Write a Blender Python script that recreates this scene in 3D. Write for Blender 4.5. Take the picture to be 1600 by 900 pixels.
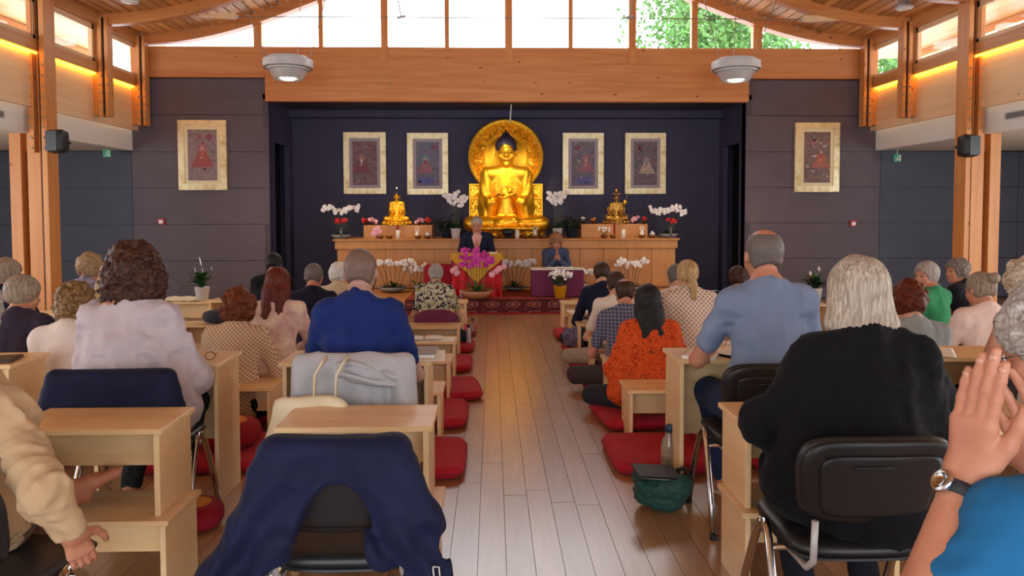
import bpy, bmesh, math, random
import numpy as np
from mathutils import Vector, Matrix, Euler
for _o in list(bpy.data.objects): bpy.data.objects.remove(_o)
R = math.radians
SC = bpy.context.scene
COL = SC.collection
# ------------------------------------------------------------------ camera
F_PX = 1155.0; PCX = 800.0; PCY = 380.0
cam = bpy.data.objects.new('camera', bpy.data.cameras.new('camera')); COL.objects.link(cam)
cam.location = (0, 0, 1.5)
cam.rotation_euler = Euler((R(90 - 2.5), R(0.12), R(-1.54)), 'XYZ')
cam.data.sensor_width = 36; cam.data.lens = 36 * F_PX / 1600
cam.data.shift_x = 0.0; cam.data.shift_y = -(450 - PCY) / 1600
cam.data.clip_start = 0.05; cam.data.clip_end = 300
SC.camera = cam
CM = cam.rotation_euler.to_matrix(); CL = Vector(cam.location)
# ------------------------------------------------------------------ sky and exposure
wd = bpy.data.worlds.new('sky'); SC.world = wd; wd.use_nodes = True
wn = wd.node_tree
bg = wn.nodes['Background']; bg.inputs[0].default_value = (0.88, 0.94, 1.0, 1); bg.inputs[1].default_value = 6.5
SC.view_settings.view_transform = 'Standard'; SC.view_settings.look = 'None'
SC.view_settings.exposure = 0.06; SC.view_settings.gamma = 1.0; SC.view_settings.use_curve_mapping = False

def area_light(name, loc, rot, sx, sy, power, color):
    l = bpy.data.lights.new(name, 'AREA'); l.shape = 'RECTANGLE'; l.size = sx; l.size_y = sy
    l.energy = power; l.color = color
    o = bpy.data.objects.new(name, l); COL.objects.link(o); o.location = loc; o.rotation_euler = [R(a) for a in rot]
    return o
def portal(name, loc, rot, sx, sy):
    o = area_light(name, loc, rot, sx, sy, 1, (1, 1, 1)); o.data.cycles.is_portal = True
    return o
portal('rear_glass_portal', (0.3, -4.4, 1.9), (90, 0, 0), 10.0, 3.0)   # -Z of the lamp looks along +Y
portal('gable_portal', (0.29, 12.6, 5.0), (-90, 0, 0), 10.0, 1.6)
portal('left_glass_portal', (-8.9, 4.0, 1.5), (0, -90, 0), 2.0, 9.0)
portal('right_glass_portal', (9.5, 4.0, 1.5), (0, 90, 0), 2.0, 9.0)

# ------------------------------------------------------------------ helpers
def at(px, py, Y=None, Z=None):
    d = CM @ Vector(((px - PCX) / F_PX, (PCY - py) / F_PX, -1))
    t = (Y - CL.y) / d.y if Y is not None else (Z - CL.z) / d.z
    return CL + d * t
def lin(h):
    h = h.lstrip('#'); out = []
    for i in (0, 2, 4):
        c = int(h[i:i + 2], 16) / 255
        out.append(c / 12.92 if c <= .04045 else ((c + .055) / 1.055) ** 2.4)
    return (out[0], out[1], out[2], 1)
def tag(o, label=None, cat=None, group=None, kind=None):
    if label: o['label'] = label
    if cat: o['category'] = cat
    if group: o['group'] = group
    if kind: o['kind'] = kind
    return o
def empty(name, loc=(0, 0, 0), rz=0, label=None, cat=None, group=None):
    o = bpy.data.objects.new(name, None); COL.objects.link(o); o.location = loc; o.rotation_euler = (0, 0, rz)
    o.empty_display_size = .1
    return tag(o, label, cat, group)
def link(name, me, parent=None, loc=(0, 0, 0), rot=(0, 0, 0)):
    o = bpy.data.objects.new(name, me); COL.objects.link(o); o.location = loc; o.rotation_euler = rot
    if parent: o.parent = parent
    return o
KIDS = {}
def copy_tree(o, parent=None):
    c = o.copy(); COL.objects.link(c)
    if parent: c.parent = parent
    for ch in list(o.children): copy_tree(ch, c)
    return c

class MB:
    def __init__(s): s.v = []; s.f = []
    def add(s, vs, fs):
        n = len(s.v); s.v += [tuple(v) for v in vs]; s.f += [tuple(i + n for i in f) for f in fs]; return s
    def box(s, c, d, rot=None):
        x, y, z = d[0] / 2, d[1] / 2, d[2] / 2
        vs = [Vector((sx * x, sy * y, sz * z)) for sz in (-1, 1) for sy in (-1, 1) for sx in (-1, 1)]
        if rot: m = Euler(rot).to_matrix(); vs = [m @ v for v in vs]
        vs = [v + Vector(c) for v in vs]
        return s.add(vs, [(0, 2, 3, 1), (4, 5, 7, 6), (0, 1, 5, 4), (2, 6, 7, 3), (0, 4, 6, 2), (1, 3, 7, 5)])
    def bb(s, x0, x1, y0, y1, z0, z1):
        return s.box(((x0 + x1) / 2, (y0 + y1) / 2, (z0 + z1) / 2), (x1 - x0, y1 - y0, z1 - z0))
    def tube(s, pts, r, n=8, cap=True, flat=1.0):
        pts = [Vector(p) for p in pts]; rr = r if isinstance(r, (list, tuple)) else [r] * len(pts)
        rings = []; up = None
        for i, p in enumerate(pts):
            t = (pts[min(i + 1, len(pts) - 1)] - pts[max(i - 1, 0)]).normalized()
            if up is None:
                up = Vector((0, 0, 1)) if abs(t.z) < .9 else Vector((1, 0, 0))
            u = (up - t * up.dot(t))
            u = u.normalized() if u.length > 1e-5 else t.orthogonal().normalized()
            up = u; w = t.cross(u)
            rings.append([p + (u * math.cos(2 * math.pi * k / n) * flat + w * math.sin(2 * math.pi * k / n)) * rr[i] for k in range(n)])
        vs = [v for r_ in rings for v in r_]; fs = []
        for i in range(len(pts) - 1):
            for k in range(n):
                a = i * n + k; b = i * n + (k + 1) % n; fs.append((a, b, b + n, a + n))
        if cap:
            fs.append(tuple(range(n - 1, -1, -1))); m = (len(pts) - 1) * n; fs.append(tuple(range(m, m + n)))
        return s.add(vs, fs)
    def lathe(s, prof, c=(0, 0, 0), n=24, pleat=0, amp=0):
        vs = []; fs = []
        for (r, z) in prof:
            for k in range(n):
                a = 2 * math.pi * k / n; q = r * (1 + (amp * math.cos(pleat * a) if pleat else 0))
                vs.append((c[0] + q * math.cos(a), c[1] + q * math.sin(a), c[2] + z))
        for i in range(len(prof) - 1):
            for k in range(n):
                a = i * n + k; b = i * n + (k + 1) % n; fs.append((a, b, b + n, a + n))
        fs.append(tuple(range(n - 1, -1, -1))); m = (len(prof) - 1) * n; fs.append(tuple(range(m, m + n)))
        return s.add(vs, fs)
    def prism(s, poly, y0, y1):          # polygon in xz, extruded along y
        n = len(poly)
        vs = [(x, y0, z) for x, z in poly] + [(x, y1, z) for x, z in poly]
        fs = [tuple(range(n)), tuple(range(2 * n - 1, n - 1, -1))] + [(i, i + n, (i + 1) % n + n, (i + 1) % n) for i in range(n)]
        return s.add(vs, fs)
    def pad(s, w, h, th, fn, n=14, p=7, q=4):
        idx = {}; vs = []; fs = []
        for side in (1, -1):
            for i in range(n + 1):
                for j in range(n + 1):
                    u = -1 + 2 * i / n; v = -1 + 2 * j / n
                    u = math.copysign(1 - (1 - abs(u)) ** 1.5, u); v = math.copysign(1 - (1 - abs(v)) ** 1.5, v)
                    r = max(abs(u), abs(v)); edge = i in (0, n) or j in (0, n)
                    if edge and side == -1: idx[(side, i, j)] = idx[(1, i, j)]; continue
                    N = (abs(u) ** p + abs(v) ** p) ** (1 / p) if r > 0 else 1
                    x = w / 2 * u * r / N; y = h / 2 * v * r / N
                    z = side * th / 2 * max(0, 1 - r ** q) ** (1 / q)
                    idx[(side, i, j)] = len(vs); vs.append(fn(x, y, z))
            for i in range(n):
                for j in range(n):
                    a = [idx[(side, i, j)], idx[(side, i + 1, j)], idx[(side, i + 1, j + 1)], idx[(side, i, j + 1)]]
                    fs.append(tuple(a if side == 1 else a[::-1]))
        return s.add(vs, fs)
    def mesh(s, name, m=None, smooth=False):
        me = bpy.data.meshes.new(name); me.from_pydata(s.v, [], s.f)
        if m: me.materials.append(m)
        if smooth:
            me.polygons.foreach_set('use_smooth', [True] * len(me.polygons))
        me.update(); return me
    def build(s, name, m, parent=None, smooth=False, bevel=0, loc=(0, 0, 0), rot=(0, 0, 0)):
        o = link(name, s.mesh(name, m, smooth), parent, loc, rot)
        if bevel:
            b = o.modifiers.new('bevel', 'BEVEL'); b.width = bevel; b.segments = 2; b.limit_method = 'ANGLE'
        return o
def fix(me):
    bm = bmesh.new(); bm.from_mesh(me); bmesh.ops.recalc_face_normals(bm, faces=bm.faces); bm.to_mesh(me); bm.free()

# ------------------------------------------------------------------ materials
MATS = {}
def mat(name, col, rough=.6, metal=0, spec=.5, sheen=0):
    m = bpy.data.materials.new(name); m.use_nodes = True; nt = m.node_tree; b = nt.nodes['Principled BSDF']
    c = lin(col) if isinstance(col, str) else col
    b.inputs['Base Color'].default_value = c; b.inputs['Roughness'].default_value = rough
    b.inputs['Metallic'].default_value = metal; b.inputs['Specular IOR Level'].default_value = spec
    if sheen: b.inputs['Sheen Weight'].default_value = sheen
    MATS[name] = m
    return m, nt, b
def nd(nt, t, **kw):
    n = nt.nodes.new(t)
    for k, v in kw.items():
        if k in n.inputs: n.inputs[k].default_value = v
        else: setattr(n, k, v)
    return n
def coord(nt, scale=(1, 1, 1), kind='Object', rot=(0, 0, 0)):
    tc = nt.nodes.new('ShaderNodeTexCoord'); mp = nt.nodes.new('ShaderNodeMapping')
    mp.inputs['Scale'].default_value = scale; mp.inputs['Rotation'].default_value = rot
    nt.links.new(tc.outputs[kind], mp.inputs[0]); return mp.outputs[0]
def ramp(nt, fac, stops, interp='LINEAR'):
    r = nt.nodes.new('ShaderNodeValToRGB'); r.color_ramp.interpolation = interp
    e = r.color_ramp.elements
    while len(e) < len(stops): e.new(.5)
    for i, (p, c) in enumerate(stops): e[i].position = p; e[i].color = lin(c) if isinstance(c, str) else c
    nt.links.new(fac, r.inputs[0]); return r.outputs[0]
def noise(nt, vec, scale, detail=3, rough=.5, dist=0):
    n = nd(nt, 'ShaderNodeTexNoise', Scale=scale, Detail=detail, Roughness=rough, Distortion=dist)
    nt.links.new(vec, n.inputs['Vector']); return n.outputs[0]
def voro(nt, vec, scale, feature='F1', out=0, rand=1.0):
    n = nd(nt, 'ShaderNodeTexVoronoi', Scale=scale, Randomness=rand); n.feature = feature
    nt.links.new(vec, n.inputs['Vector']); return n.outputs[out]
def mix(nt, fac, a, b, mode='MIX'):
    m = nt.nodes.new('ShaderNodeMix'); m.data_type = 'RGBA'; m.blend_type = mode
    for s_, v in ((0, fac), (6, a), (7, b)):
        if hasattr(v, 'is_output') or isinstance(v, bpy.types.NodeSocket): nt.links.new(v, m.inputs[s_])
        elif isinstance(v, str): m.inputs[s_].default_value = lin(v)
        else: m.inputs[s_].default_value = v
    return m.outputs[2]
def bump(nt, b, h, strength=.3, dist=.01):
    n = nd(nt, 'ShaderNodeBump', Strength=strength, Distance=dist); nt.links.new(h, n.inputs['Height'])
    nt.links.new(n.outputs[0], b.inputs['Normal'])
def setc(nt, b, c): nt.links.new(c, b.inputs['Base Color'])

def wood(name, c1, c2, stretch=(1, .06, 1), scale=9, rough=.45, knots=0, vary=.0, spec=.4, knotc='5a3014'):
    m, nt, b = mat(name, c1, rough, 0, spec)
    v = coord(nt, stretch)
    g = noise(nt, v, scale, 5, .6, .6)
    c = ramp(nt, g, [(.3, c1), (.7, c2)])
    if vary:
        oi = nt.nodes.new('ShaderNodeObjectInfo')
        rr = ramp(nt, oi.outputs['Random'], [(0, (1 - vary,) * 3 + (1,)), (1, (1 + vary * .3,) * 3 + (1,))])
        c = mix(nt, 1.0, c, rr, 'MULTIPLY')
    if knots:
        v2 = coord(nt, tuple(.55 if s_ < .5 else 1 for s_ in stretch))
        k = voro(nt, v2, knots, 'F1')
        km = ramp(nt, k, [(.035, (1, 1, 1, 1)), (.09, (0, 0, 0, 1))])
        c = mix(nt, km, c, knotc)
    setc(nt, b, c); bump(nt, b, g, .08, .004)
    return m
def cloth(name, c1, c2=None, rough=.9, sc=350, st=.25, sheen=.03):
    m, nt, b = mat(name, c1, rough, 0, .2, sheen)
    v = coord(nt); g = noise(nt, v, sc, 2)
    big = noise(nt, v, 9, 3)
    c = ramp(nt, big, [(.3, c1), (.75, c2 or c1)]); setc(nt, b, c); bump(nt, b, g, st, .002)
    return m
M = {}
M['pine'] = wood('knotty_pine', 'b96f3a', 'cf8e54', (.06, 1, 1), 12, .45, 5)
M['pine_y'] = wood('pine_along', 'bd7840', 'd2965c', (1, .05, 1), 10, .45, 5, .12)
M['pine_z'] = wood('pine_upright', 'bd7439', 'd19156', (1, 1, .06), 10, .45, 5)
M['pine_pale'] = wood('pale_pine_panel', 'd9b183', 'e6c59b', (1, .08, 1), 10, .5, 6)
M['board'] = wood('ceiling_board', 'c98748', 'e0a868', (1, .05, 1), 14, .5, 0, .38)
M['beech'] = wood('light_beech', 'e0bb88', 'eacb9e', (1, .12, 1), 14, .35, 0, .06)
M['beech_x'] = wood('light_beech_across', 'deb682', 'eaca9a', (.1, 1, 1), 14, .33, 0, .06)
M['altar'] = wood('honey_wood', 'b57a42', 'c48a52', (1, 1, .1), 9, .45)
M['plank'] = wood('oak_floor_plank', 'a1774f', 'b58a60', (1, .1, 1), 14, .3, 0, .2, 1.0)
M['plank'].node_tree.nodes['Principled BSDF'].inputs['Coat Weight'].default_value = .5; M['plank'].node_tree.nodes['Principled BSDF'].inputs['Coat Roughness'].default_value = .22; M['plank'].node_tree.nodes['Principled BSDF'].inputs['Coat IOR'].default_value = 1.8
def panelmat(name, col, col2):
    m, nt, b = mat(name, col, .65, 0, .3)
    v = coord(nt); g = noise(nt, v, 3, 4); setc(nt, b, ramp(nt, g, [(.3, col), (.7, col2)]))
    bump(nt, b, noise(nt, v, 500, 2), .12, .001); return m
M['panel'] = panelmat('grey_wall_panel', '5a4f56', '60555b')
M['panel_side'] = panelmat('slate_wall_panel', '494b58', '4f515e')
M['niche'] = panelmat('dark_violet_wall', '3a3850', '403c54')
M['white'] = mat('white_plaster', 'd8d4cc', .8)[0]
M['soffit'] = mat('beige_soffit', 'c9c1b2', .8)[0]
M['dark'] = mat('black_plastic', '17171a', .45)[0]
M['chairblk'] = mat('chair_black_vinyl', '1e1e22', .42, 0, .5)[0]
M['chrome'] = mat('chrome', 'c8c8cc', .16, 1)[0]
M['steel'] = mat('brushed_grey_paint', 'b9b8b8', .42, .25)[0]
M['cable'] = mat('steel_cable', '9a9488', .4, .8)[0]
M['mat_red'] = cloth('red_cotton', 'a5192b', 'b52336', .85)
M['mat_dark'] = cloth('dark_red_cotton', '8e1526', '9d1c2e', .85)
M['orange'] = cloth('orange_cotton', 'd9822b', 'e39038')
M['navy'] = cloth('navy_cloth', '10142f', '171c3d', .75, 400, .15, .02)
M['paper'] = mat('white_paper', 'e9e4da', .7)[0]
M['white_pot'] = mat('white_ceramic', 'e4e0da', .3)[0]
M['leaf'] = mat('leaf_green', '2c5a26', .4)[0]
M['leafd'] = mat('dark_leaf_green', '1c3a20', .4)[0]
M['stem'] = mat('stem_green', '36502a', .5)[0]
M['petal'] = mat('white_petal', 'efe9e4', .5)[0]
M['petal_m'] = mat('magenta_petal', 'c22a93', .5)[0]
M['petal_p'] = mat('pink_petal', 'e2a3b0', .5)[0]
M['petal_r'] = mat('red_petal', 'c22020', .5)[0]
M['soil'] = mat('dark_soil', '2a2018', .9)[0]
m, nt, b = mat('window_glass', 'ffffff', 0.0)
nt.nodes.remove(b); tr = nt.nodes.new('ShaderNodeBsdfTransparent'); gl = nd(nt, 'ShaderNodeBsdfGlossy', Roughness=.02)
mx = nt.nodes.new('ShaderNodeMixShader')
mx.inputs[0].default_value = .05; nt.links.new(tr.outputs[0], mx.inputs[1]); nt.links.new(gl.outputs[0], mx.inputs[2])
nt.links.new(mx.outputs[0], nt.nodes['Material Output'].inputs[0]); M['glass'] = m
def emis(name, col, st):
    m, nt, b = mat(name, col, .5); b.inputs['Emission Color'].default_value = lin(col); b.inputs['Emission Strength'].default_value = st; return m
M['bulb'] = emis('lamp_glow', 'fff0d8', 22)
M['led'] = emis('amber_led_strip', 'ffb010', 15)
M['led'].node_tree.nodes['Principled BSDF'].inputs['Emission Color'].default_value = (1, .48, .02, 1)
M['sign_g'] = emis('exit_sign_green', '1d6b4a', .5)
M['red_p'] = mat('red_plastic', 'b02020', .4)[0]
M['green_bag'] = cloth('teal_nylon', '22443f', '2b5049', .6, 200, .2)

# gold
def goldmat(name, col, rough, bs=0, sc=60):
    m, nt, b = mat(name, col, rough, .82)
    v = coord(nt)
    if bs:
        g = noise(nt, v, sc, 4); bump(nt, b, g, bs, .01)
    return m
M['gold'] = goldmat('polished_gold', 'f9bd2e', .36, .05, 30)
M['gold_relief'] = goldmat('carved_gold', 'efb433', .4, .1)
M['bronze'] = goldmat('aged_bronze_gold', 'b08540', .32, .4, 50)
M['goldhair'] = mat('blue_black_statue_hair', '2a2440', .5)[0]
# ------------------------------------------------------------------ the room
PI = math.pi
YF = 12.3          # front wall
XL, XR = -5.67, 6.24
XC = .29
def zb(x):         # underside of the curved roof trusses
    u = min(abs(x - XC), 5.95)
    return 4.2 + 1.5 * (1 + math.cos(PI * u / 5.95)) / 2
# floor: planks as parts
fl = MB().bb(-8.9, 9.5, -4.6, 14.2, -.12, -.022).build('floor', M['soil']); tag(fl, kind='structure')
rnd = random.Random(4)
pw = .122; pl = []
x = -8.85
while x < 9.35:
    y = -1.2 + rnd.uniform(-1.2, 0)
    while y < 12.2:
        L = rnd.choice([1.2, 1.5, 1.8, 2.1]); y1 = y + L
        pl.append((x, y, y1)); y = y1
    x += pw
def vis(p):
    yc = max(2.6, (p[1] + p[2]) / 2); xc = (p[0] + pw / 2); px = 769 + xc * 1155 / yc
    if p[2] < 2.7: return -1
    pen = 0 if 340 < px < 1150 else (.5 if 0 < px < 1600 else 5)
    return 1 / (yc * (1 + pen))
pl.sort(key=vis, reverse=True)
pm = {}
rest = MB()
for i, (x, y, y1) in enumerate(pl):
    if i < 290:
        L = round(y1 - y, 2)
        if L not in pm: pm[L] = MB().box((0, 0, -.011), (pw - .0022, L - .003, .022)).mesh('plank', M['plank'])
        o = link('plank', pm[L], fl, (x + pw / 2, (y + y1) / 2, rnd.uniform(-.0006, .0004)))
    else:
        rest.box((x + pw / 2, (y + y1) / 2, -.011), (pw - .0022, y1 - y - .003, .022))
o = rest.build('plank_field', M['plank'], fl); tag(o, kind='stuff')

# front wall: grey panels in rows
wf = MB().bb(-5.85, -3.66, YF + .03, YF + .2, 0, 4.0).bb(4.24, 6.43, YF + .03, YF + .2, 0, 4.0).bb(-8.9, -5.85, YF + .03, YF + .2, 0, 2.6).bb(6.43, 9.5, YF + .03, YF + .2, 0, 2.6).bb(-5.8, 6.4, YF + .03, YF + .16, 3.62, 4.12).build('wall_front', M['dark']); tag(wf, kind='structure')
def rows():
    z = .03; out = []
    for zz in (.69, 1.29, 1.885, 2.48, 3.08, 3.67):
        out.append((z, zz)); z = zz
    return out
for (x0, x1, k) in ((-3.66 - 2.235, -3.66, 'panel'), (-8.2, -5.895, 'panel_side'), (4.24, 6.53, 'panel'), (6.53, 8.9, 'panel_side'), (-8.9, -8.2, 'panel_side'), (8.9, 9.5, 'panel_side')):
    for (z0, z1) in rows():
        if k == 'panel_side' and z0 > 2.4: continue
        MB().bb(x0 + .004, x1 - .004, YF, YF + .03, z0 + .005, z1 - .005).build('panel', M[k], wf)
# niche
YN = 13.75
wn_ = MB().bb(-3.9, 4.5, YN, YN + .15, 0, 3.4).build('wall_niche', M['niche']); tag(wn_, kind='structure')
w_ = MB().bb(-3.75, -3.66, YF + .0, 12.62, 0, 3.34).bb(-3.75, -3.66, 12.6, YN, 2.66, 3.34).bb(-3.75, -3.66, 13.5, YN, 0, 2.66).build('wall_niche_left', M['niche']); tag(w_, kind='structure')
w_ = MB().bb(4.24, 4.33, YF, 12.62, 0, 3.34).bb(4.24, 4.33, 12.6, YN, 2.66, 3.34).bb(4.24, 4.33, 13.5, YN, 0, 2.66).build('wall_niche_right', M['niche']); tag(w_, kind='structure')
w_ = MB().bb(-4.9, -4.8, 12.45, 14, 0, 2.8).bb(5.4, 5.5, 12.45, 14, 0, 2.8).bb(-4.9, -3.7, 13.9, 14, 0, 2.8).bb(4.3, 5.5, 13.9, 14, 0, 2.8).bb(-4.9, -3.7, 12.45, 14, 2.8, 2.9).bb(4.3, 5.5, 12.45, 14, 2.8, 2.9).build('wall_store', M['dark']); tag(w_, kind='structure')
w_ = MB().bb(-3.75, 4.33, YF, YN, 3.34, 3.42).build('ceiling_niche', M['niche']); tag(w_, kind='structure')
w_ = MB().bb(-3.66, 4.24, 13.55, YN, 3.2, 3.34).build('trim_1', M['niche']); tag(w_, kind='structure')
# timber beam across the front
bm_ = empty('timber_beam', (0, YF, 3.3), 0, 'broad horizontal knotty pine beam above the altar niche', 'beam')
MB().bb(-3.68, 4.25, -.1, .03, 0 - .01, .86).build('beam_face', M['pine'], bm_, bevel=.004)
MB().bb(-5.62, -3.68, -.06, .03, .38, .86).build('beam_wing', M['pine'], bm_, bevel=.004)
MB().bb(4.25, 6.2, -.06, .03, .38, .86).build('beam_wing', M['pine'], bm_, bevel=.004)
for x in (-1.75, .28, 2.32):
    MB().bb(x - .065, x + .065, -.112, -.1, .62, .86).build('cover_strip', M['pine_z'], bm_)
bolt_me = MB().lathe([(0.014, 0), (.014, .012), (.006, .016)], n=8).mesh('bolt', M['cable'])
for x in (-1.85, -1.65, .18, .38, 2.22, 2.42):
    for z in (.28, .38):
        link('bolt', bolt_me, bm_, (x, -.1, z), (PI / 2, 0, 0))
# gable windows
gw = empty('window_1', (0, YF, 4.16)); tag(gw, kind='structure')
mull = [(-3.8, .13), (-2.78, .07), (-1.75, .11), (-.73, .07), (.28, .12), (1.3, .07), (2.32, .12), (3.35, .1), (4.4, .15)]
for i, (x, w) in enumerate(mull):
    top = zb(x) - 4.16 + .05
    MB().bb(x - w / 2, x + w / 2, -.06, .06, 0, top).build('mullion', M['pine_z'], gw, bevel=.004)
ed = [-5.1] + [m_[0] for m_ in mull] + [5.7]
for i in range(len(ed) - 1):
    a, b_ = ed[i], ed[i + 1]; n = 6
    poly = [(a, 0), (b_, 0)] + [(b_ + (a - b_) * k / n, max(zb(b_ + (a - b_) * k / n) - 4.16, .012)) for k in range(n + 1)]
    MB().prism(poly, .02, .028).build('pane', M['glass'], gw)
MB().bb(-5.6, 6.2, -.04, .05, -.02, .02).build('window_sill', M['pine'], gw)
# roof: curved trusses
def arc_beam(y0, y1, lo, hi, n=60, x0=-5.66, x1=6.22):
    m_ = MB(); vs = []; fs = []
    for i in range(n + 1):
        x = x0 + (x1 - x0) * i / n; z = zb(x)
        vs += [(x, y0, z + lo), (x, y1, z + lo), (x, y1, z + hi), (x, y0, z + hi)]
    for i in range(n):
        for k in range(4):
            a = i * 4 + k; b = i * 4 + (k + 1) % 4; fs.append((a, a + 4, b + 4, b))
    fs += [(0, 1, 2, 3), (n * 4 + 3, n * 4 + 2, n * 4 + 1, n * 4)]
    m_.add(vs, fs); return m_
ce = empty('ceiling', (0, 0, 0)); tag(ce, kind='structure')
for k, (y0, y1) in enumerate(((YF - .14, YF + .05), (10.95, 11.08), (9.55, 9.68), (8.2, 8.33), (6.85, 6.98), (5.5, 5.63), (3, 3.13), (.5, .63), (-2, -1.87))):
    o = arc_beam(y0, y1, 0, .16).build('truss', M['pine'], ce)
    fix(o.data)
# ceiling boards, one object per board and bay in the two visible bays
xs = []; x = -5.9
while x < 6.5:
    sl = (zb(x + .01) - zb(x - .01)) / .02; dx = .142 / math.sqrt(1 + sl * sl); xs.append((x, x + dx)); x += dx
def board(m_, x0, x1, y0, y1):
    g = .012
    xa, xb = x0 + g, x1 - g; za, zc = zb(xa) + .16, zb(xb) + .16
    m_.add([(xa, y0, za), (xb, y0, zc), (xb, y1, zc), (xa, y1, za), (xa, y0, za + .025), (xb, y0, zc + .025), (xb, y1, zc + .025), (xa, y1, za + .025)],
           [(0, 3, 2, 1), (4, 5, 6, 7), (0, 1, 5, 4), (2, 3, 7, 6), (0, 4, 7, 3), (1, 2, 6, 5)]); return m_
bay_rest = MB()
for (x0, x1) in xs:
    if -1.9 < (x0 + x1) / 2 < 2.4:
        board(bay_rest, x0, x1, 9.68, YF - .1)
    else:
        board(MB(), x0, x1, 11.08, YF - .1).build('board', M['board'], ce)
        board(MB(), x0, x1, 9.2, 10.95).build('board', M['board'], ce)
    board(bay_rest, x0, x1, -4.6, 9.1)
o = bay_rest.build('board_field', M['board'], ce); tag(o, kind='stuff')
rf = MB(); n = 60; vs = []; fs = []
for i in range(n + 1):
    x = -6.0 + 12.6 * i / n; z = zb(x) + .2
    vs += [(x, -4.6, z), (x, 12.42, z)]
for i in range(n): fs.append((2 * i, 2 * i + 1, 2 * i + 3, 2 * i + 2))
rf.add(vs, fs).build('roof_deck', M['dark'], ce)
# steel tie with fittings
tie = empty('tie_rod', (0, 11.0, 0), 0, 'thin steel tie cable with end brackets spanning the curved roof', 'cable')
zt = at(800, 28, Y=11).z
xa, xb = at(372, 28, Y=11).x, at(1252, 28, Y=11).x
MB().tube([(xa, 0, zt), (xb, 0, zt)], .007, 6).build('cable', M['cable'], tie)
for x, sg in ((xa, 1), (xb, -1)):
    MB().tube([(x - sg * .45, 0, zt - .05 + .02), (x - sg * .25, 0, zt - .0), (x, 0, zt)], [.01, .02, .02], 8).build('bracket', M['steel'], tie)
    MB().prism([(x - sg * .6, zt - .02), (x - sg * .02, zt - .05), (x - sg * .02, zt + .05), (x - sg * .25, zt + .05)], -.03, -.02).build('plate', M['pine_pale'], tie)
for px, dx in ((627, -.09), (983, .1)):
    p = at(px, 27, Y=11)
    MB().tube([(p.x, 0, p.z), (p.x + dx, 0, p.z + .5), (p.x + dx * 2, 0, zb(p.x + dx))], .009, 6).build('strut', M['cable'], tie)
    MB().tube([(p.x - .06, 0, p.z - .01), (p.x + .06, 0, p.z + .02)], .018, 6).build('strut_clamp', M['steel'], tie)

# side walls with clerestory, one function for both sides
wid = [2]
def side(sg, XW, tagn):
    X = lambda d: XW + sg * d            # d>0 goes outwards
    def bx(d0, d1, y0, y1, z0, z1): 
        a, b = sorted((X(d0), X(d1))); return MB().bb(a, b, y0, y1, z0, z1)
    wl = empty('wall_' + tagn, (0, 0, 0)); tag(wl, kind='structure')
    ys = [12.3, 11.0, 9.62, 8.25, 6.9, 5.55, 4.2, 2.8, 1.4, 0, -1.5, -3, -4.6]
    for i in range(len(ys) - 1):
        y1, y0 = ys[i], ys[i + 1]
        bx(.10, .14, y0, y1, 2.82 if i != 99 else 2.9, 3.52).build('timber_panel', M['pine_pale'], wl)
        bx(.02, .16, y0 + .08, y1 - .02, 3.51, 3.66).build('sill_beam', M['pine_y'], wl, bevel=.004)
        bx(.06, .095, y0 + .1, y1 - .05, 3.49, 3.51).build('led_strip', M['led'], wl)
        # glazing
        w = empty('window_%d' % wid[0], (0, 0, 0)); wid[0] += 1; tag(w, kind='structure')
        a, b = y0 + .2, y1 - .07
        fr_ = MB()
        xa_, xb_ = sorted((X(.06), X(.12)))
        fr_.bb(xa_, xb_, a, b, 3.66, 3.72).bb(xa_, xb_, a, b, 4.12, 4.2).bb(xa_, xb_, a, a + .05, 3.66, 4.2).bb(xa_, xb_, b - .05, b, 3.66, 4.2)
        fr_.build('window_frame', M['pine_pale'], w, bevel=.003)
        bx(.085, .092, a, b, 3.7, 4.16).build('pane', M['glass'], w)
        bx(.06, .12, y1 - .07, y1 + .02, 3.66, 4.36).build('jamb', M['pine_z'], w)
    bx(.0, .1, -4.6, 12.25, 4.2, 4.4).build('wall_plate', M['pine_y'], wl)
    # bulkhead and soffit of the aisle
    bx(.2, .3, -4.6, YF, 2.5, 2.83).build('bulkhead', M['white'], wl)
    bx(.2, 3.3, -4.6, YF, 2.83, 2.9).build('aisle_ceiling', M['white'], wl)
    bx(.3, 3.3, -4.6, YF, 2.5, 2.54).build('aisle_soffit', M['soffit'], wl)
    # eave outside
    for k in range(12):
        bx(.17 + k * .16, .32 + k * .16, -4.6, 14.6, 4.45 + k * .006, 4.47 + k * .006).build('eave_board', M['board'], wl)
    for y in (12.9, 11.7, 10.3, 8.9, 7.5):
        bx(1.85, 1.97, y - .06, y + .06, 2.9, 4.5).build('eave_post', M['pine_z'], wl)
    bx(1.83, 1.99, -4.6, 14.6, 4.38, 4.5).build('eave_beam', M['pine_y'], wl)
    # outer wall with large windows (out of view)
    oo = MB()
    xo0, xo1 = sorted((X(3.2), X(3.3)))
    oo.bb(xo0, xo1, -4.6, YF, 0, .5).bb(xo0, xo1, -4.6, YF, 2.45, 2.9).bb(xo0, xo1, 8.6, YF, .5, 2.45).bb(xo0, xo1, -4.6, -.6, .5, 2.45)
    for y in (1.5, 4.0, 6.4): oo.bb(xo0, xo1, y - .05, y + .05, .5, 2.45)
    tag(oo.build('wall_outer_' + tagn, M['white']), kind='structure')
    return X, bx
Xl, bl = side(-1, XL, 'left'); Xr, br = side(1, XR, 'right')
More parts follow.
